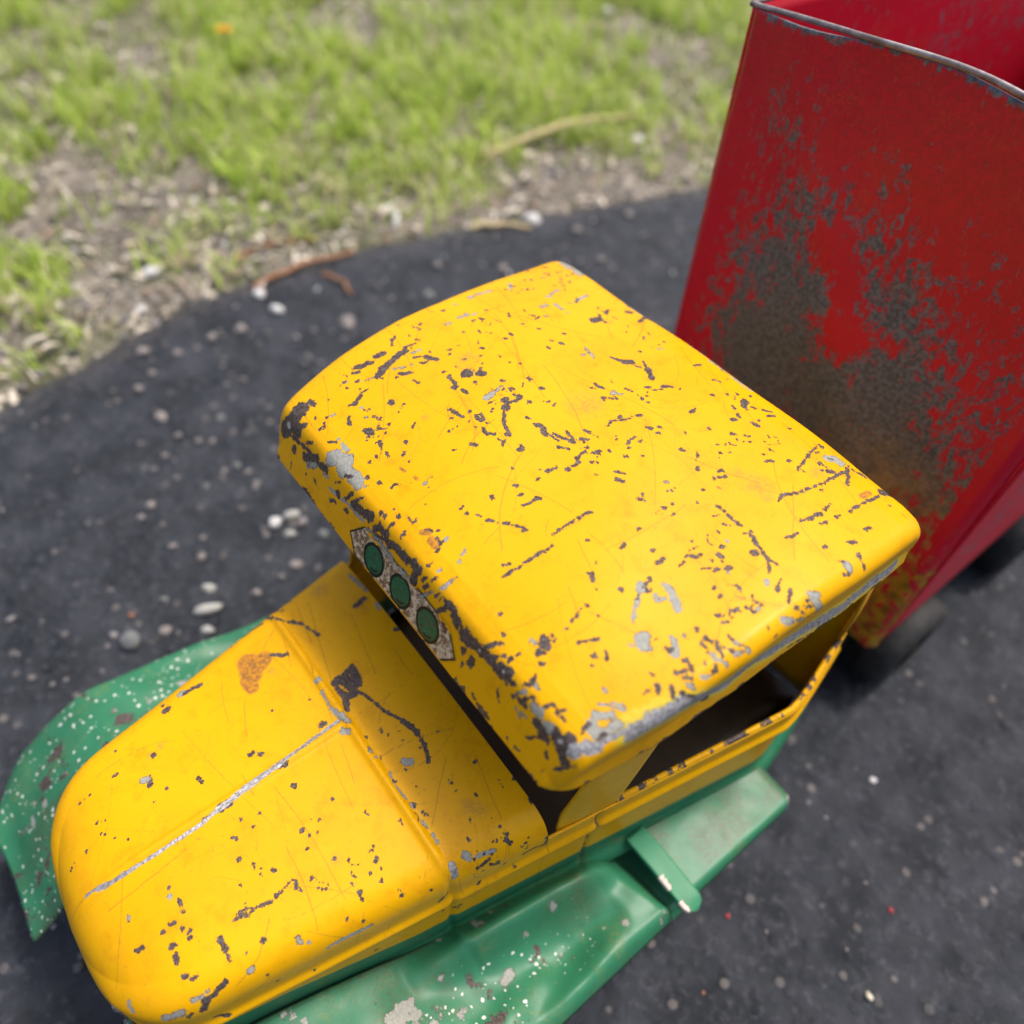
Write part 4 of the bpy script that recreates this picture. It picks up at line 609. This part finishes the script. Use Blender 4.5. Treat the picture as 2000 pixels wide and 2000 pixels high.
me = mesh('driveway', m3(np.stack([XX, YY, ZZ], -1).reshape(-1, 3)), gridfaces(*XX.shape, flip=True)); setattr_pt(me, 'edge', np.clip(1 - SS / 0.18, 0, 1).ravel())
n = NT('asphalt'); f1 = n.noise(34, 6, 0.65); f2 = n.noise(240, 6, 0.68); f3 = n.noise(900, 4, 0.6)
c = n.mix(n.step(f1, 0.36, 0.66), (0.009, 0.012, 0.017), (0.030, 0.034, 0.043))
c = n.mix(n.mul(n.step(f2, 0.50, 0.70), 0.7), c, (0.072, 0.075, 0.088))
vz = n.voro(150, out='Color'); vd = n.voro(150); pick = n.sep(vz)
stone = n.mul(n.step(vd, 0.34, 0.22), n.step(pick[0], 0.80, 0.86)); c = n.mix(n.mul(stone, 0.55), c, n.mix(pick[1], (0.10, 0.095, 0.095), (0.25, 0.22, 0.20)))
c = n.mix(n.mul(n.attr('edge'), n.step(f2, 0.35, 0.7)), c, (0.10, 0.085, 0.07))
M['asphalt'] = n.bsdf(Base_Color=c, Roughness=n.add(0.62, n.mul(f2, 0.2)), Specular_IOR_Level=0.35, Normal=n.bump(n.add(n.add(n.mul(f2, 1.0), n.mul(f3, 0.4)), n.mul(n.step(vd, 0.5, 0.1), n.mul(pick[2], 0.8))), 0.8, 0.0014))
link('driveway', me, M['asphalt'], None, kind='structure')

sv2 = np.r_[np.linspace(-0.20, 0.10, 14)[::-1][:13], -0.21 - np.arange(0, 9, 0.05), -far(9.2, 0.1, 1.28, 22)]
YY, SS = np.meshgrid(np.r_[far(4, 0.1, 1.28, 22)[::-1] * -1, np.arange(-4, 11, 0.06), far(11, 0.1, 1.28, 22)], sv2, indexing='ij')
XX = edge_x(YY) + SS
def soil_h(x, y): return -0.075 + 0.05 * (fbm(x + 90, y + 90, 2.2, 61, 4) - 0.5) + 0.02 * (fbm(x + 90, y + 90, 12, 63, 3) - 0.5)
ZZ = -GZ + soil_h(XX, YY) + 0.05 * np.clip((-0.6 - SS) / 2.0, 0, 1) - 0.06 * np.clip((SS + 0.12) / 0.15, 0, 1)
me = mesh('lawn_soil', m3(np.stack([XX, YY, ZZ], -1).reshape(-1, 3)), gridfaces(*XX.shape))
setattr_pt(me, 'lawn', np.clip((-5.5 - SS) / 4.0, 0, 0.9).ravel()); n = NT('soil'); f1 = n.noise(25, 6, 0.65); f2 = n.noise(180, 6, 0.7)
c = n.mix(n.step(f1, 0.35, 0.65), (0.10, 0.085, 0.068), (0.23, 0.20, 0.165)); c = n.mix(n.step(f2, 0.48, 0.66), c, (0.46, 0.42, 0.36))
c = n.mix(n.mul(n.step(n.noise(9, 4), 0.45, 0.6), 0.5), c, (0.10, 0.13, 0.035)); c = n.mix(n.mul(n.attr('lawn'), n.step(n.noise(40, 5, 0.7), 0.30, 0.60)), c, (0.13, 0.19, 0.035))
M['soil'] = n.bsdf(Base_Color=c, Roughness=0.95, Specular_IOR_Level=0.1, Normal=n.bump(f2, 1.0, 0.004))
link('lawn_soil', me, M['soil'], None, kind='structure')
def soil_z(x, y):
    s_ = x - edge_x(y); return -GZ + soil_h(x, y) + 0.05 * np.clip((-0.6 - s_) / 2.0, 0, 1)
def ground_z(x, y):
    s_ = x - edge_x(y); return np.where(s_ > -0.02, -GZ + asphalt_h(x, y) + np.where(s_ < 0.10, -0.15 * np.clip((0.10 - s_) / 0.26, 0, 1) ** 1.8, 0), soil_z(x, y))

# grass
def in_view(x, y, z=-0.2, pad=1.25):
    d = np.stack([x, y, np.full_like(x, z)], -1) - CAM; q = d @ RCAM
    return (q[:, 2] > 0.1) & (np.abs(q[:, 0] / q[:, 2]) * FPX < 1000 * pad) & (np.abs(q[:, 1] / q[:, 2]) * FPX < 1000 * pad)
NB = 420000
gx = rng.uniform(-11, -1.4, NB); gy = rng.uniform(-4, 12, NB); s_ = gx - edge_x(gy); dist = -s_
dens = np.clip((dist - 0.06) / 0.85, 0.0, 1) ** 0.7
clump = fbm(gx + 30, gy + 30, 1.9, 81, 4); clump2 = fbm(gx + 30, gy + 30, 6.5, 85, 3)
prob = dens * np.clip((clump - 0.485 + 0.10 * dens) * 5.5, 0.05, 0.70) * np.clip((clump2 - 0.33) * 4, 0.08, 1)
keep = (dist > 0.06) & (rng.random(NB) < prob) & (in_view(gx, gy) | (rng.random(NB) < 0.15)); gx, gy, dist, clump = gx[keep], gy[keep], dist[keep], clump[keep]
k = len(gx); L = (0.08 + 0.19 * rng.random(k) ** 1.5) * (0.65 + 0.45 * np.clip(dist / 2, 0, 1)); wd = rng.uniform(0.008, 0.019, k)
az = rng.uniform(0, 2 * np.pi, k); lean = rng.uniform(0.3, 1.35, k); gz = soil_z(gx, gy) - 0.01
dirx, diry = np.cos(az), np.sin(az); sx, sy = -diry, dirx
rows = []
for h, ww in ((0.0, 1.0), (0.4, 0.9), (0.75, 0.6), (1.0, 0.0)):
    off = lean * L * h ** 1.8 * 0.75; zz = L * h * (1 - 0.35 * lean * h * 0.7)
    cx, cy, cz = gx + dirx * off, gy + diry * off, gz + zz
    rows.append(np.stack([cx - sx * wd * ww / 2, cy - sy * wd * ww / 2, cz], -1))
    if ww > 0: rows.append(np.stack([cx + sx * wd * ww / 2, cy + sy * wd * ww / 2, cz], -1))
V = np.stack(rows, 1).reshape(-1, 3); o_ = (np.arange(k) * 7)[:, None]
Q = np.concatenate([o_ + np.array([[0, 1, 3, 2]]), o_ + np.array([[2, 3, 5, 4]])]); T = o_ + np.array([[4, 5, 6]])
me = mesh('grass', m3(V), [Q, T]); tint = np.clip(rng.normal(0.5, 0.2, k) + (clump - 0.5) * 0.8, 0, 1); dry = (rng.random(k) < 0.22 + 0.25 * np.clip(1 - dist / 1.0, 0, 1)) * rng.uniform(0.6, 1, k)
setattr_pt(me, 'tint', np.repeat(tint, 7)); setattr_pt(me, 'dry', np.repeat(dry, 7))
n = NT('grass_blades'); c = n.mix(n.attr('tint'), (0.25, 0.38, 0.040), (0.56, 0.70, 0.12)); c = n.mix(n.attr('dry'), c, (0.62, 0.54, 0.34))
pb = n.bsdf(Base_Color=c, Roughness=0.5, Specular_IOR_Level=0.35)
bs = [q for q in n.t.nodes if q.type == 'BSDF_PRINCIPLED'][0]; tr = n.t.nodes.new('ShaderNodeBsdfTranslucent'); n.put(tr.inputs[0], c); mx = n.t.nodes.new('ShaderNodeMixShader'); mx.inputs[0].default_value = 0.35
n.t.links.new(bs.outputs[0], mx.inputs[1]); n.t.links.new(tr.outputs[0], mx.inputs[2]); n.t.links.new(mx.outputs[0], n.out.inputs[0]); M['grass'] = n.m
link('grass', me, M['grass'], None, smooth=False, kind='stuff')

# dry litter
k = 9000; lx = rng.uniform(-8, -1.5, k); ly = rng.uniform(-3, 8, k); d_ = edge_x(ly) - lx; ok = (d_ > -0.12) & (rng.random(k) < np.where(d_ < 1.1, 1.0, 0.65)) & ((d_ > 0.02) | (rng.random(k) < 0.10)) & in_view(lx, ly, pad=1.4)
lx, ly = lx[ok], ly[ok]; k = len(lx); a = rng.uniform(0, 2 * np.pi, k); le = rng.uniform(0.02, 0.11, k); wi = rng.uniform(0.004, 0.022, k); lz = ground_z(lx, ly) + 0.008 + rng.random(k) * 0.03
ca, sa = np.cos(a), np.sin(a); tl = rng.normal(0, 0.22, (k, 2)); V = []
for u_, v_ in ((-1, -1), (1, -1), (1, 1), (-1, 1), (0, -1.3), (0, 1.3)):
    x = u_ * le / 2; y = v_ * wi / 2; V.append(np.stack([lx + ca * x - sa * y, ly + sa * x + ca * y, lz + x * tl[:, 0] + y * tl[:, 1] + (0.012 if u_ == 0 else 0)], -1))
V = np.stack(V, 1).reshape(-1, 3); o_ = (np.arange(k) * 6)[:, None]; me = mesh('dry_litter', m3(V), np.concatenate([o_ + np.array([[0, 4, 5, 3]]), o_ + np.array([[4, 1, 2, 5]])])); setattr_pt(me, 'tint', np.repeat(rng.random(k), 6))
n = NT('dry_litter'); t_ = n.attr('tint'); c = n.mix(n.step(t_, 0.1, 0.7), (0.20, 0.14, 0.095), (0.60, 0.54, 0.44)); M['litter'] = n.bsdf(Base_Color=c, Roughness=0.8, Specular_IOR_Level=0.2)
link('dry_litter', me, M['litter'], None, smooth=False, kind='stuff')

# stones
ico = bpy.data.meshes.new('ico'); import bmesh
bm = bmesh.new(); bmesh.ops.create_icosphere(bm, subdivisions=2, radius=1.0); ICO = np.array([v.co[:] for v in bm.verts]); IF = np.array([[v.index for v in f.verts] for f in bm.faces]); bm.free(); bpy.data.meshes.remove(ico)
def stone_shape(seed, sx=1.0, sy=0.8, sz=0.62):
    r = np.random.default_rng(seed); V = ICO.copy()
    for _ in range(9):
        d = r.normal(size=3); d /= np.linalg.norm(d); h = r.uniform(0.55, 0.9); p = V @ d; V -= np.clip(p - h, 0, None)[:, None] * d * 0.85
    V *= (1 + 0.05 * r.normal(size=(len(V), 1))); return V * [sx, sy, sz]
def stone_mat(name, a, b_): return simple(name, a, b_, 260, 0.75, 0.0, 0.0006)
SM = dict(p=stone_mat('pinkish_stone', (0.16, 0.145, 0.14), (0.34, 0.30, 0.28)), k=stone_mat('grey_stone', (0.10, 0.11, 0.11), (0.24, 0.25, 0.25)), w=stone_mat('white_stone', (0.50, 0.50, 0.49), (0.72, 0.72, 0.71)),
          l=stone_mat('pale_stone', (0.33, 0.33, 0.30), (0.55, 0.54, 0.50)), o=stone_mat('orange_stone', (0.42, 0.16, 0.09), (0.5, 0.22, 0.13)), r=stone_mat('red_chip', (0.55, 0.06, 0.08), (0.45, 0.05, 0.06)), y=stone_mat('cream_stone', (0.62, 0.55, 0.40), (0.7, 0.66, 0.55)))
SM['L'] = SM['l']; SM['b'] = SM['k']
PEB = [(-1.836, -0.037, 0.038, 'w'), (-1.794, -0.234, 0.0254, 'p'), (-1.556, 0.182, 0.0317, 'p'), (-1.814, -0.369, 0.0253, 'p'), (-2.093, -0.526, 0.023, 'p'), (-2.275, -0.53, 0.0294, 'w'), (-2.0, -0.049, 0.0357, 'w'), (-1.91, -0.647, 0.0289, 'p'), (-1.798, -0.534, 0.0183, 'p'), (-1.674, -0.755, 0.0209, 'p'), (-1.456, -0.744, 0.0292, 'p'), (-1.328, -0.552, 0.0196, 'k'), (-1.735, -0.671, 0.018, 'p'), (-1.038, -0.614, 0.0183, 'k'), (-0.689, -0.629, 0.0274, 'w'), (-0.683, -0.564, 0.0275, 'l'), (-0.636, -0.548, 0.022, 'p'), (-0.611, -0.609, 0.0244, 'l'), (-0.544, -0.516, 0.0229, 'k'), (-0.791, -0.968, 0.0145, 'p'), (-0.688, -0.909, 0.0168, 'p'), (-0.984, -1.008, 0.0165, 'p'), (-0.553, -0.94, 0.025, 'l'), (-0.481, -0.978, 0.0357, 'L'), (-0.487, -1.123, 0.0209, 'p'), (-0.405, -1.012, 0.023, 'l'), (-0.599, -1.078, 0.0151, 'k'), (-0.5, -1.223, 0.037, 'b'), (-0.601, -1.188, 0.0113, 'o'), (-0.77, -0.869, 0.0118, 'p'), (-0.474, -0.658, 0.0236, 'p'), (-0.451, -0.82, 0.016, 'p'), (-1.253, -0.678, 0.0133, 'p'), (-1.216, -0.636, 0.0146, 'p'), (-1.314, -0.735, 0.0164, 'p'), (-1.242, -0.818, 0.0132, 'p'), (-1.194, -0.88, 0.0144, 'k'), (-0.999, -0.757, 0.0139, 'k'), (-1.032, -0.67, 0.014, 'p'), (-0.979, -0.596, 0.0139, 'p'), (-0.907, -0.594, 0.0137, 'p'), (-1.026, -0.958, 0.0181, 'p'), (-1.823, 1.487, 0.0542, 'w'), (-2.014, -0.038, 0.0367, 'p'), (-2.658, 0.206, 0.0324, 'p'), (-2.716, -0.255, 0.032, 'p'), (-2.543, -0.364, 0.0523, 'w'), (-2.308, 0.45, 0.0279, 'p'), (-3.345, 0.546, 0.0371, 'w'), (-2.3, 2.752, 0.0515, 'w'), (-2.458, 1.764, 0.0324, 'p'), (-2.359, 2.484, 0.0348, 'p'), (-3.388, 2.35, 0.0431, 'k'), (-2.134, 2.162, 0.0325, 'p'), (-2.85, -0.235, 0.0328, 'p'), (-2.273, -0.538, 0.029, 'p'), (-2.323, -0.45, 0.0265, 'p'), (-1.722, 0.794, 0.0231, 'p'), (-1.527, 1.061, 0.026, 'p'), (-1.606, 1.637, 0.0284, 'p'), (-1.55, 1.968, 0.0262, 'p'), (-1.304, 1.528, 0.0238, 'p'), (-1.532, 0.608, 0.0301, 'k'), (-1.585, 0.191, 0.0344, 'p'), (-1.803, -0.236, 0.0294, 'p'), (-1.809, -0.369, 0.0266, 'p'), (-3.523, 2.725, 0.0407, 'w'), (-4.069, 4.103, 0.0595, 'w'), (-5.13, 1.495, 0.0402, 'p'), (1.226, 0.346, 0.013, 'w'), (1.209, 0.139, 0.0068, 'p'), (1.21, -0.282, 0.0073, 'r'), (1.469, 0.075, 0.0073, 'r'), (1.297, -0.234, 0.0053, 'p'), (1.552, -0.143, 0.0119, 'y'), (1.452, -0.102, 0.0043, 'p'), (1.385, 0.08, 0.005, 'p'), (1.15, 0.131, 0.0068, 'p'), (1.291, -0.467, 0.0046, 'o')]
SHAPES = {}
def stone_me(kind, j):
    key = (kind, j)
    if key not in SHAPES:
        sx, sy, sz = {'L': (1.35, 0.6, 0.5), 'b': (1.0, 0.85, 0.7), 'l': (1.1, 0.75, 0.6)}.get(kind, (1.0, 0.82, 0.65)); me = mesh('pebble', stone_shape(100 + j * 7 + ord(kind), sx, sy, sz), IF); me.materials.append(SM[kind]); SHAPES[key] = me
    return SHAPES[key]
WORD = dict(p='pinkish grey', k='dull grey', w='white', l='pale grey', L='pale grey', b='grey', o='orange', r='red', y='cream')
SPECIAL = {(-1.836, -0.037): 'bright white oval pebble on asphalt at the lawn edge beyond the roof corner', (-1.823, 1.487): 'large white stone at the asphalt edge beside a dry straw', (-0.481, -0.978): 'long pale pebble lying in asphalt beside the hood',
           (-0.5, -1.223): 'largest rough grey stone, on asphalt beside the green front fender', (-0.601, -1.188): 'small orange pebble near the green fender', (1.226, 0.346): 'small white pebble on asphalt behind the running board corner', (1.552, -0.143): 'cream chip of stone at the bottom right on asphalt',
           (1.291, -0.467): 'tiny orange grit grain on asphalt below the step tab', (-0.689, -0.629): 'white pebble in the cluster below the visor corner', (-2.3, 2.752): 'white stone in grass beyond the long dry stalk', (-2.543, -0.364): 'white stone on bare soil beside the asphalt, largest there'}
MARKS = [((-0.481, -0.978), 'long pale pebble beside the hood'), ((-0.689, -0.629), 'white pebble below the visor corner'), ((-1.836, -0.037), 'bright white oval pebble'), ((-1.823, 1.487), 'large white stone by the straw'),
         ((-2.543, -0.364), 'white stone on bare soil'), ((-2.57, 2.45), 'long dry stalk'), ((-4.664, 1.032), 'yellow dandelion'), ((1.226, 0.346), 'white pebble behind the running board'), ((1.552, -0.143), 'cream stone chip'), ((-2.36, 0.90), 'short white stick')]
ORD = ['nearest', 'second nearest', 'third nearest', 'fourth nearest', 'fifth nearest', 'sixth nearest', 'seventh nearest', 'eighth nearest', 'ninth nearest', 'tenth nearest', 'eleventh nearest', 'twelfth nearest']
def to_px(x, y): q = (np.array([x, y, -0.215]) - CAM) @ RCAM; return q[:2] / q[2]
NEAR = {}
for (x, y, r, kd) in PEB:
    if (x, y) in SPECIAL: continue
    ds = [np.linalg.norm(to_px(x, y) - to_px(*m_[0])) for m_ in MARKS]; i_ = int(np.argmin(ds)); NEAR.setdefault((i_, WORD[kd]), []).append((ds[i_], x, y))
LAB = {}
for (i_, wd_), L_ in NEAR.items():
    for n_, (_, x, y) in enumerate(sorted(L_)): LAB[(x, y)] = '%s pebble, %s to the %s' % (wd_, ORD[min(n_, 11)], MARKS[i_][1])
for j, (x, y, r, kd) in enumerate(PEB):
    ob = bpy.data.objects.new('pebble', stone_me(kd, j % 4)); COL.objects.link(ob); onsoil = x < float(edge_x(y))
    z = float(ground_z(np.array([x]), np.array([y]))[0]) + r * (0.30 if not onsoil else 0.45)
    ob.location = m3([x, y, z]); ob.scale = (r * S * 1.08,) * 3; ob.rotation_euler = (rng.uniform(-0.25, 0.25), rng.uniform(-0.25, 0.25), 1.05 if kd in 'Ll' else rng.uniform(0, 6.28))
    where = 'lying on the soil and grass' if onsoil else ('set in the asphalt right of the truck' if x > 0.8 else 'set in the asphalt beyond the hood')
    ob['label'] = SPECIAL.get((x, y)) or LAB[(x, y)]; ob['category'] = 'pebble'; ob['group'] = '%s pebbles %s' % (WORD[kd], where)
# finer grit nobody could count
k = 3600; sx_ = rng.uniform(-4.2, 3.2, k); sy_ = rng.uniform(-2.6, 4.5, k); s_ = sx_ - edge_x(sy_)
pr = np.where(s_ > 0, np.where(sx_ < 0.4, 0.55, 0.10), np.clip(1.3 + s_ * 0.6, 0.12, 1)); ok = (rng.random(k) < pr) & in_view(sx_, sy_, pad=1.35); sx_, sy_, s_ = sx_[ok], sy_[ok], s_[ok]; k = len(sx_)
rr = np.where(s_ > 0, rng.uniform(0.005, 0.014, k), rng.uniform(0.008, 0.028, k)) * np.where(sx_ > 0.6, 0.45, 1.0); zz = ground_z(sx_, sy_) + rr * 0.25
bm = bmesh.new(); bmesh.ops.create_icosphere(bm, subdivisions=1, radius=1.0); I1 = np.array([v.co[:] for v in bm.verts]); F1 = np.array([[v.index for v in f.verts] for f in bm.faces]); bm.free()
jit = 1 + 0.32 * rng.normal(size=(k, len(I1), 1)); ang = rng.uniform(0, 6.28, k); sc3 = np.stack([rng.uniform(0.8, 1.4, k), rng.uniform(0.6, 1.0, k), rng.uniform(0.45, 0.8, k)], -1)
P = I1[None] * jit * sc3[:, None] * rr[:, None, None]; P = np.stack([P[..., 0] * np.cos(ang)[:, None] - P[..., 1] * np.sin(ang)[:, None], P[..., 0] * np.sin(ang)[:, None] + P[..., 1] * np.cos(ang)[:, None], P[..., 2]], -1) + np.stack([sx_, sy_, zz], -1)[:, None]
me = mesh('gravel', m3(P.reshape(-1, 3)), (F1[None] + (np.arange(k) * len(I1))[:, None, None]).reshape(-1, 3)); setattr_pt(me, 'tint', np.repeat(rng.random(k), len(I1)))
n = NT('gravel'); t_ = n.attr('tint'); c = n.mix(n.step(t_, 0.0, 0.9), (0.05, 0.05, 0.052), (0.24, 0.225, 0.22)); c = n.mix(n.step(t_, 0.92, 0.95), c, (0.6, 0.6, 0.58)); M['gravel'] = n.bsdf(Base_Color=c, Roughness=0.8)
link('gravel', me, M['gravel'], None, smooth=False, kind='stuff')

# sticks, stalks and one dandelion
M['straw'] = simple('straw', (0.42, 0.33, 0.16), (0.58, 0.48, 0.27), 200, 0.7); M['twig'] = simple('bark', (0.20, 0.085, 0.04), (0.34, 0.17, 0.085), 300, 0.8); M['whitestick'] = simple('bleached_wood', (0.6, 0.6, 0.58), (0.75, 0.75, 0.74), 200, 0.6)
def stick(name, a, b_, r, mat, label, cat, lift=0.02, bow=0.03):
    t = np.linspace(0, 1, 14); a = np.array(a); b_ = np.array(b_); p = a + (b_ - a) * t[:, None]; nrm = np.array([-(b_ - a)[1], (b_ - a)[0]]); nrm = nrm / np.linalg.norm(nrm)
    p = p + nrm * (bow * np.sin(np.pi * t) + 0.006 * np.sin(t * 14))[:, None]; z = ground_z(p[:, 0], p[:, 1]); z = np.maximum(z, np.interp(t, [0, 0.5, 1], [z[0], z[6], z[-1]])) + r + lift * np.sin(np.pi * np.clip(t, 0, 1)) * 0.6
    b = Build(); b.tube(np.stack([p[:, 0], p[:, 1], z], -1), r * (1 - 0.3 * t), 8); link(name, b.done(name), M[mat], None, label=label, category=cat)
stick('white_stick', (-2.466, 0.939), (-2.245, 0.873), 0.016, 'whitestick', 'short bleached white stick on the soil strip before the grass', 'stick')
stick('dry_stalk', (-2.64, 1.78), (-2.50, 3.05), 0.022, 'straw', 'long straw-coloured stalk lying across the grass left of the red bed', 'stalk', 0.10)
stick('dry_stalk', (-1.923, 1.15), (-1.74, 1.42), 0.017, 'straw', 'short dry straw at the asphalt edge beside the large white stone', 'stalk')
stick('twig', (-2.46, 0.03), (-2.38, 0.46), 0.014, 'twig', 'reddish bark strip on bare soil, farther from the asphalt', 'twig')
stick('twig', (-2.05, -0.05), (-2.05, 0.50), 0.014, 'twig', 'reddish bark strip lying along the asphalt edge', 'twig')
stick('twig', (-1.98, 0.28), (-1.74, 0.305), 0.010, 'twig', 'thin curved twig on the asphalt edge pointing to the roof', 'twig')
fx, fy = -4.664, 1.032; fz = float(soil_z(np.array([fx]), np.array([fy]))[0])
dn = empty('dandelion', m3([fx, fy, fz]), label='single yellow dandelion blooming in the grass', category='flower')
b = Build(); b.tube([(XC, 0, -GZ), (XC + 0.01, 0, -GZ + 0.12), (XC + 0.0, 0.01, -GZ + 0.22)], 0.009, 7); link('stem', b.done('stem'), M['grass'], dn)
b = Build(); th = np.linspace(0, 2 * np.pi, 37)[:36]
for ring, (r1, el) in enumerate(((0.055, 0.25), (0.048, 0.6), (0.034, 1.0), (0.02, 1.35))):
    for a in th[::2] + ring * 0.1:
        d = np.array([math.cos(a) * math.cos(el), math.sin(a) * math.cos(el), math.sin(el)]); s2 = np.array([-math.sin(a), math.cos(a), 0]) * 0.012; c0 = np.array([XC, 0.01, -GZ + 0.22])
        b.grid(np.array([[c0 - s2 * 0.5, c0 + s2 * 0.5], [c0 + d * r1 * 0.7 - s2, c0 + d * r1 * 0.7 + s2], [c0 + d * r1 - s2 * 0.6, c0 + d * r1 + s2 * 0.6]]))
M['petal'] = simple('dandelion_petals', (0.75, 0.42, 0.005), (0.85, 0.55, 0.01), 200, 0.6); link('bloom', b.done('bloom'), M['petal'], dn, smooth=False)
